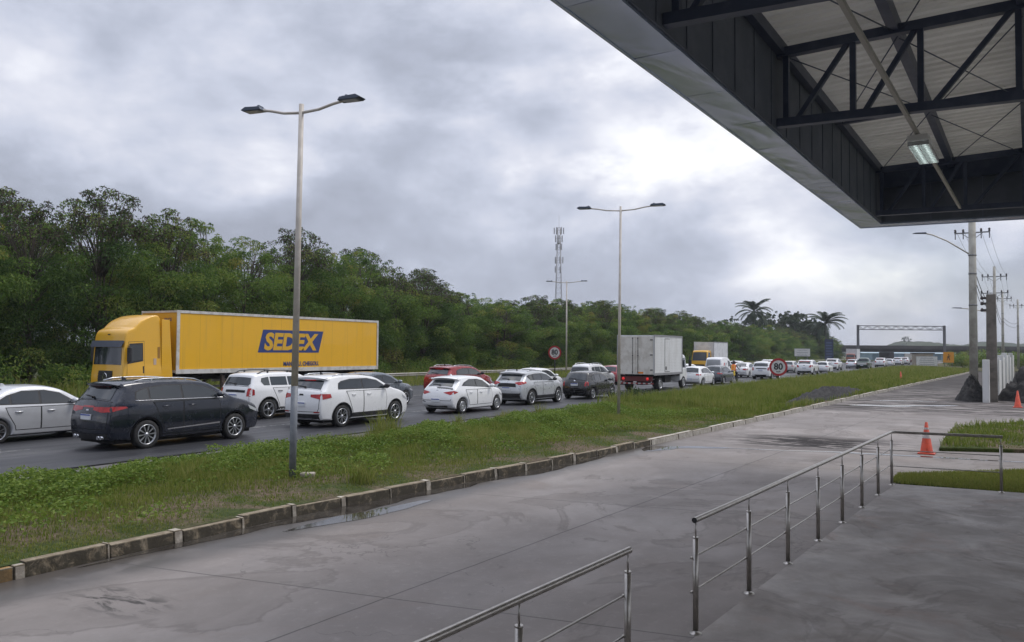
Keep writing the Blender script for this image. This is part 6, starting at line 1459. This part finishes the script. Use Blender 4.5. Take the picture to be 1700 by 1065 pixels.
# gantry over the highway
G0, G1 = Vector((-33.1, 231, 0)), Vector((-13.6, 243, 0)); d = G1-G0; L_ = d.length; t = thing('sign_gantry', 'grey lattice gantry spanning the highway in front of the overpass', 'gantry', G0, math.atan2(d.y, d.x)); GM = mat('gantry_grey', (.12, .12, .13), .5, .3)
for x in (0, L_): b = MB(); b.box(x-.28, x+.28, -.25, .25, -.3, 9.95); b.build('leg', GM, t, bevel=.04)
b = MB()
for y_ in (-.5, .5):
    b.beam((0, y_, 9.75), (L_, y_, 9.75), .16, .16); b.beam((0, y_, 8.75), (L_, y_, 8.75), .16, .16)
    for i in range(18): x0, x1 = L_*i/18, L_*(i+1)/18; b.beam((x0, y_, 8.75 if i % 2 else 9.75), (x1, y_, 9.75 if i % 2 else 8.75), .09, .09)
b.build('lattice_beam', GM, t)
# overpass
O0, O1 = Vector((-62, 279.5, 0)), Vector((40, 341, 0)); d = O1-O0; L_ = d.length; t = thing('overpass', 'long dark concrete overpass crossing above the highway far ahead', 'overpass', O0, math.atan2(d.y, d.x)); OM = mat('dark_weathered_concrete', (.085, .078, .075), .9, 0, (.055, .05, .05), .2); OM2 = mat('overpass_shaded_underside', (.05, .046, .045), .9, 0, (.035, .033, .033), .2)  # girder concrete darker than the deck: underside shade put into its colour
b = MB(); b.box(0, L_, -5, 5, 3.8, 4.5); b.build('deck', OM, t); b = MB(); b.box(0, L_, -5.2, -5.02, 4.0, 5.05); b.box(0, L_, 5.02, 5.2, 4.0, 5.05); b.build('parapet', OM, t)
b = MB()
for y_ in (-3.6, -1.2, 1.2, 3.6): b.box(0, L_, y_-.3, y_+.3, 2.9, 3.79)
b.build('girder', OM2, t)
for x in (33, 59, 85): b = MB(); b.box(x-.7, x+.7, -4, 4, -.3, 2.88); b.build('pier', OM, t, bevel=.1)
t = thing('shed', 'pale blue shed seen beneath the overpass', 'shed', (-35, 352, 0), R(31)); b = MB(); b.box(-17, 17, -5, 5, -.3, 2.5); b.build('wall', mat('shed_blue', (.17, .26, .31), .6, 0, (.22, .31, .36), .15, stretch=(3, 3, .1)), t); b = MB(); b.prism([(-5.4, 2.5), (5.4, 2.5), (0, 3.4)], 'x', -17.4, 17.4); b.build('roof', mat('shed_roof', (.30, .40, .46), .5), t)
for x in (-12, -6, 0, 6, 12): b = MB(); b.box(x-1.2, x+1.2, -5.05, -5.005, .0, 2.1); b.build('door', mat('shed_door', (.10, .16, .2), .6), t)
t = thing('kiosk', 'small beige roadside building behind the low white board', 'building', (-15.2, 196, 0), R(22)); b = MB(); b.box(-1.7, 1.7, -1.5, 1.5, -.2, 2.5); b.build('wall', mat('beige_render', (.36, .31, .24), .85, 0, (.28, .24, .19), 1), t); b = MB(); b.box(-1.95, 1.95, -1.75, 1.75, 2.5, 2.7); b.build('roof', OM, t, bevel=.03); b = MB(); b.box(-.9, .3, -1.53, -1.505, 1.0, 2.0); b.build('window', GLASS, t); b = MB(); b.box(.7, 1.4, -1.53, -1.505, -.1, 2.0); b.build('door', OM, t)

# telecom mast
t = thing('telecom_mast', 'tall slim lattice telecom mast rising behind the trees', 'mast', (-122, 230, 0), R(20)); LM = mat('mast_steel', (.17, .17, .18), .5, .4, (.32, .30, .30), .12)
b = MB(); H = 42.; nb = 26
def mw(z): return .98*(1-z/H)+.40
for sx, sy in ((-1, -1), (1, -1), (1, 1), (-1, 1)):
    b.tube([(sx*mw(0), sy*mw(0), 0), (sx*mw(H), sy*mw(H), H)], .07, 6)
for i in range(nb):
    z0, z1 = H*i/nb, H*(i+1)/nb; w0, w1 = mw(z0), mw(z1)
    for (ax, ay, bx, by) in ((-1, -1, 1, -1), (1, -1, 1, 1), (1, 1, -1, 1), (-1, 1, -1, -1)):
        b.beam((ax*w0, ay*w0, z0), (bx*w1, by*w1, z1), .05, .05); b.beam((ax*w1, ay*w1, z1), (bx*w1, by*w1, z1), .05, .05)
b.build('lattice', LM, t); AN = mat('antenna_white', (.40, .40, .42), .5)
for z, k, w in ((41.0, 6, 1.5), (38.4, 6, 1.2), (35.8, 4, 1.0), (31.5, 5, 1.3), (28.5, 3, 1.1)):
    for j in range(k):
        a = 2*math.pi*j/k+z; x, y_ = math.cos(a)*w, math.sin(a)*w; p = MB(); p.box(x-.16, x+.16, y_-.16, y_+.16, z-1.0, z+1.0); p.beam((0, 0, z), (x, y_, z), .06, .06); p.build('panel_antenna', AN, t)
p = MB(); p.lathe([(.001, -.1), (.5, .0), (.55, .15), (.5, .16), (.001, .1)], 16, 0, 'y', (0, -1.1, 37)); p.build('dish', AN, t); p = MB(); p.tube([(0, 0, H), (0, 0, H+4)], .04, 5); p.build('lightning_rod', LM, t)

# green bank on the right and wooded hills
def terrain(name, poly_fn, nx, ny, mt): 
    V = [poly_fn(i/nx, j/ny) for j in range(ny+1) for i in range(nx+1)]; F = [(j*(nx+1)+i, j*(nx+1)+i+1, (j+1)*(nx+1)+i+1, (j+1)*(nx+1)+i) for j in range(ny) for i in range(nx)]
    return struct(np_mesh(name, np.array(V), np.array(F), mt, smooth=True))
def bank(u, v): x = .9+u*22; y = 56+v*150; x += v*6; return (x, y, -.1+3.0*min(1, u*9)**.8*(min(1, v*5)**.7)*(1+.1*math.sin(y*.3)))
terrain('grass_bank', bank, 40, 60, SOIL)
n = 26000; u = r.uniform(0, .25, n); v = r.uniform(0, 1, n); P = np.array([bank(a, b_) for a, b_ in zip(u, v)]); V, F, T_ = blades(P[:, 0], P[:, 1], P[:, 2], r.uniform(.25, .8, n), np.full(n, .06), r, .5); o = np_mesh('grass', V, F, GRASSM, attr=T_); tag(struct(o, 'stuff'), 'tall grass on the bank behind the white wall', 'grass')
HILLM = mat('wooded_hillside', (.022, .034, .014), .95, 0, (.045, .058, .022), .06, spec=.1)
def hill(u, v):
    lat = -40+u*900; dep = 820+v*420; x = lat*.8552+rt.x*0-dep*.5182; 
    X_ = lat*math.cos(YAW)-dep*math.sin(YAW); Y_ = lat*math.sin(YAW)+dep*math.cos(YAW)
    px = 850+1350*lat/dep
    e = np.interp(px, [1300, 1440, 1470, 1492, 1520, 1550, 1580, 1600, 1613, 1635, 1665, 1700, 1760, 2200], [0, 2, 9, 14.5, 15, 14, 11, 10.5, 13.5, 15.5, 14.5, 12.5, 12, 10])
    z = e*math.sin(min(1, v*2.2)*math.pi*.5)*1.0+1.3*hnoise(lat*.11, dep*.1)+.9*hnoise(lat*.33, dep*.3, 1, 2)
    return (X_, Y_, max(-1, z)+ (2 if v > .2 else 0))
terrain('hills', hill, 260, 40, HILLM)

# ------------------------------------------------------------------ damp air: one box round the whole place, the sky outside it
hb = MB(); hb.box(-1000, 520, -160, 1500, -1.3, 62)
hz = bpy.data.materials.new('haze_air'); hz.use_nodes = True; nt = hz.node_tree; nt.nodes.clear()
pv = nt.nodes.new('ShaderNodeVolumePrincipled'); pv.inputs['Density'].default_value = .00028; pv.inputs['Color'].default_value = (.86, .90, .97, 1); pv.inputs['Anisotropy'].default_value = .2
ou = nt.nodes.new('ShaderNodeOutputMaterial'); nt.links.new(pv.outputs[0], ou.inputs['Volume'])
struct(hb.build('haze', hz), 'stuff')
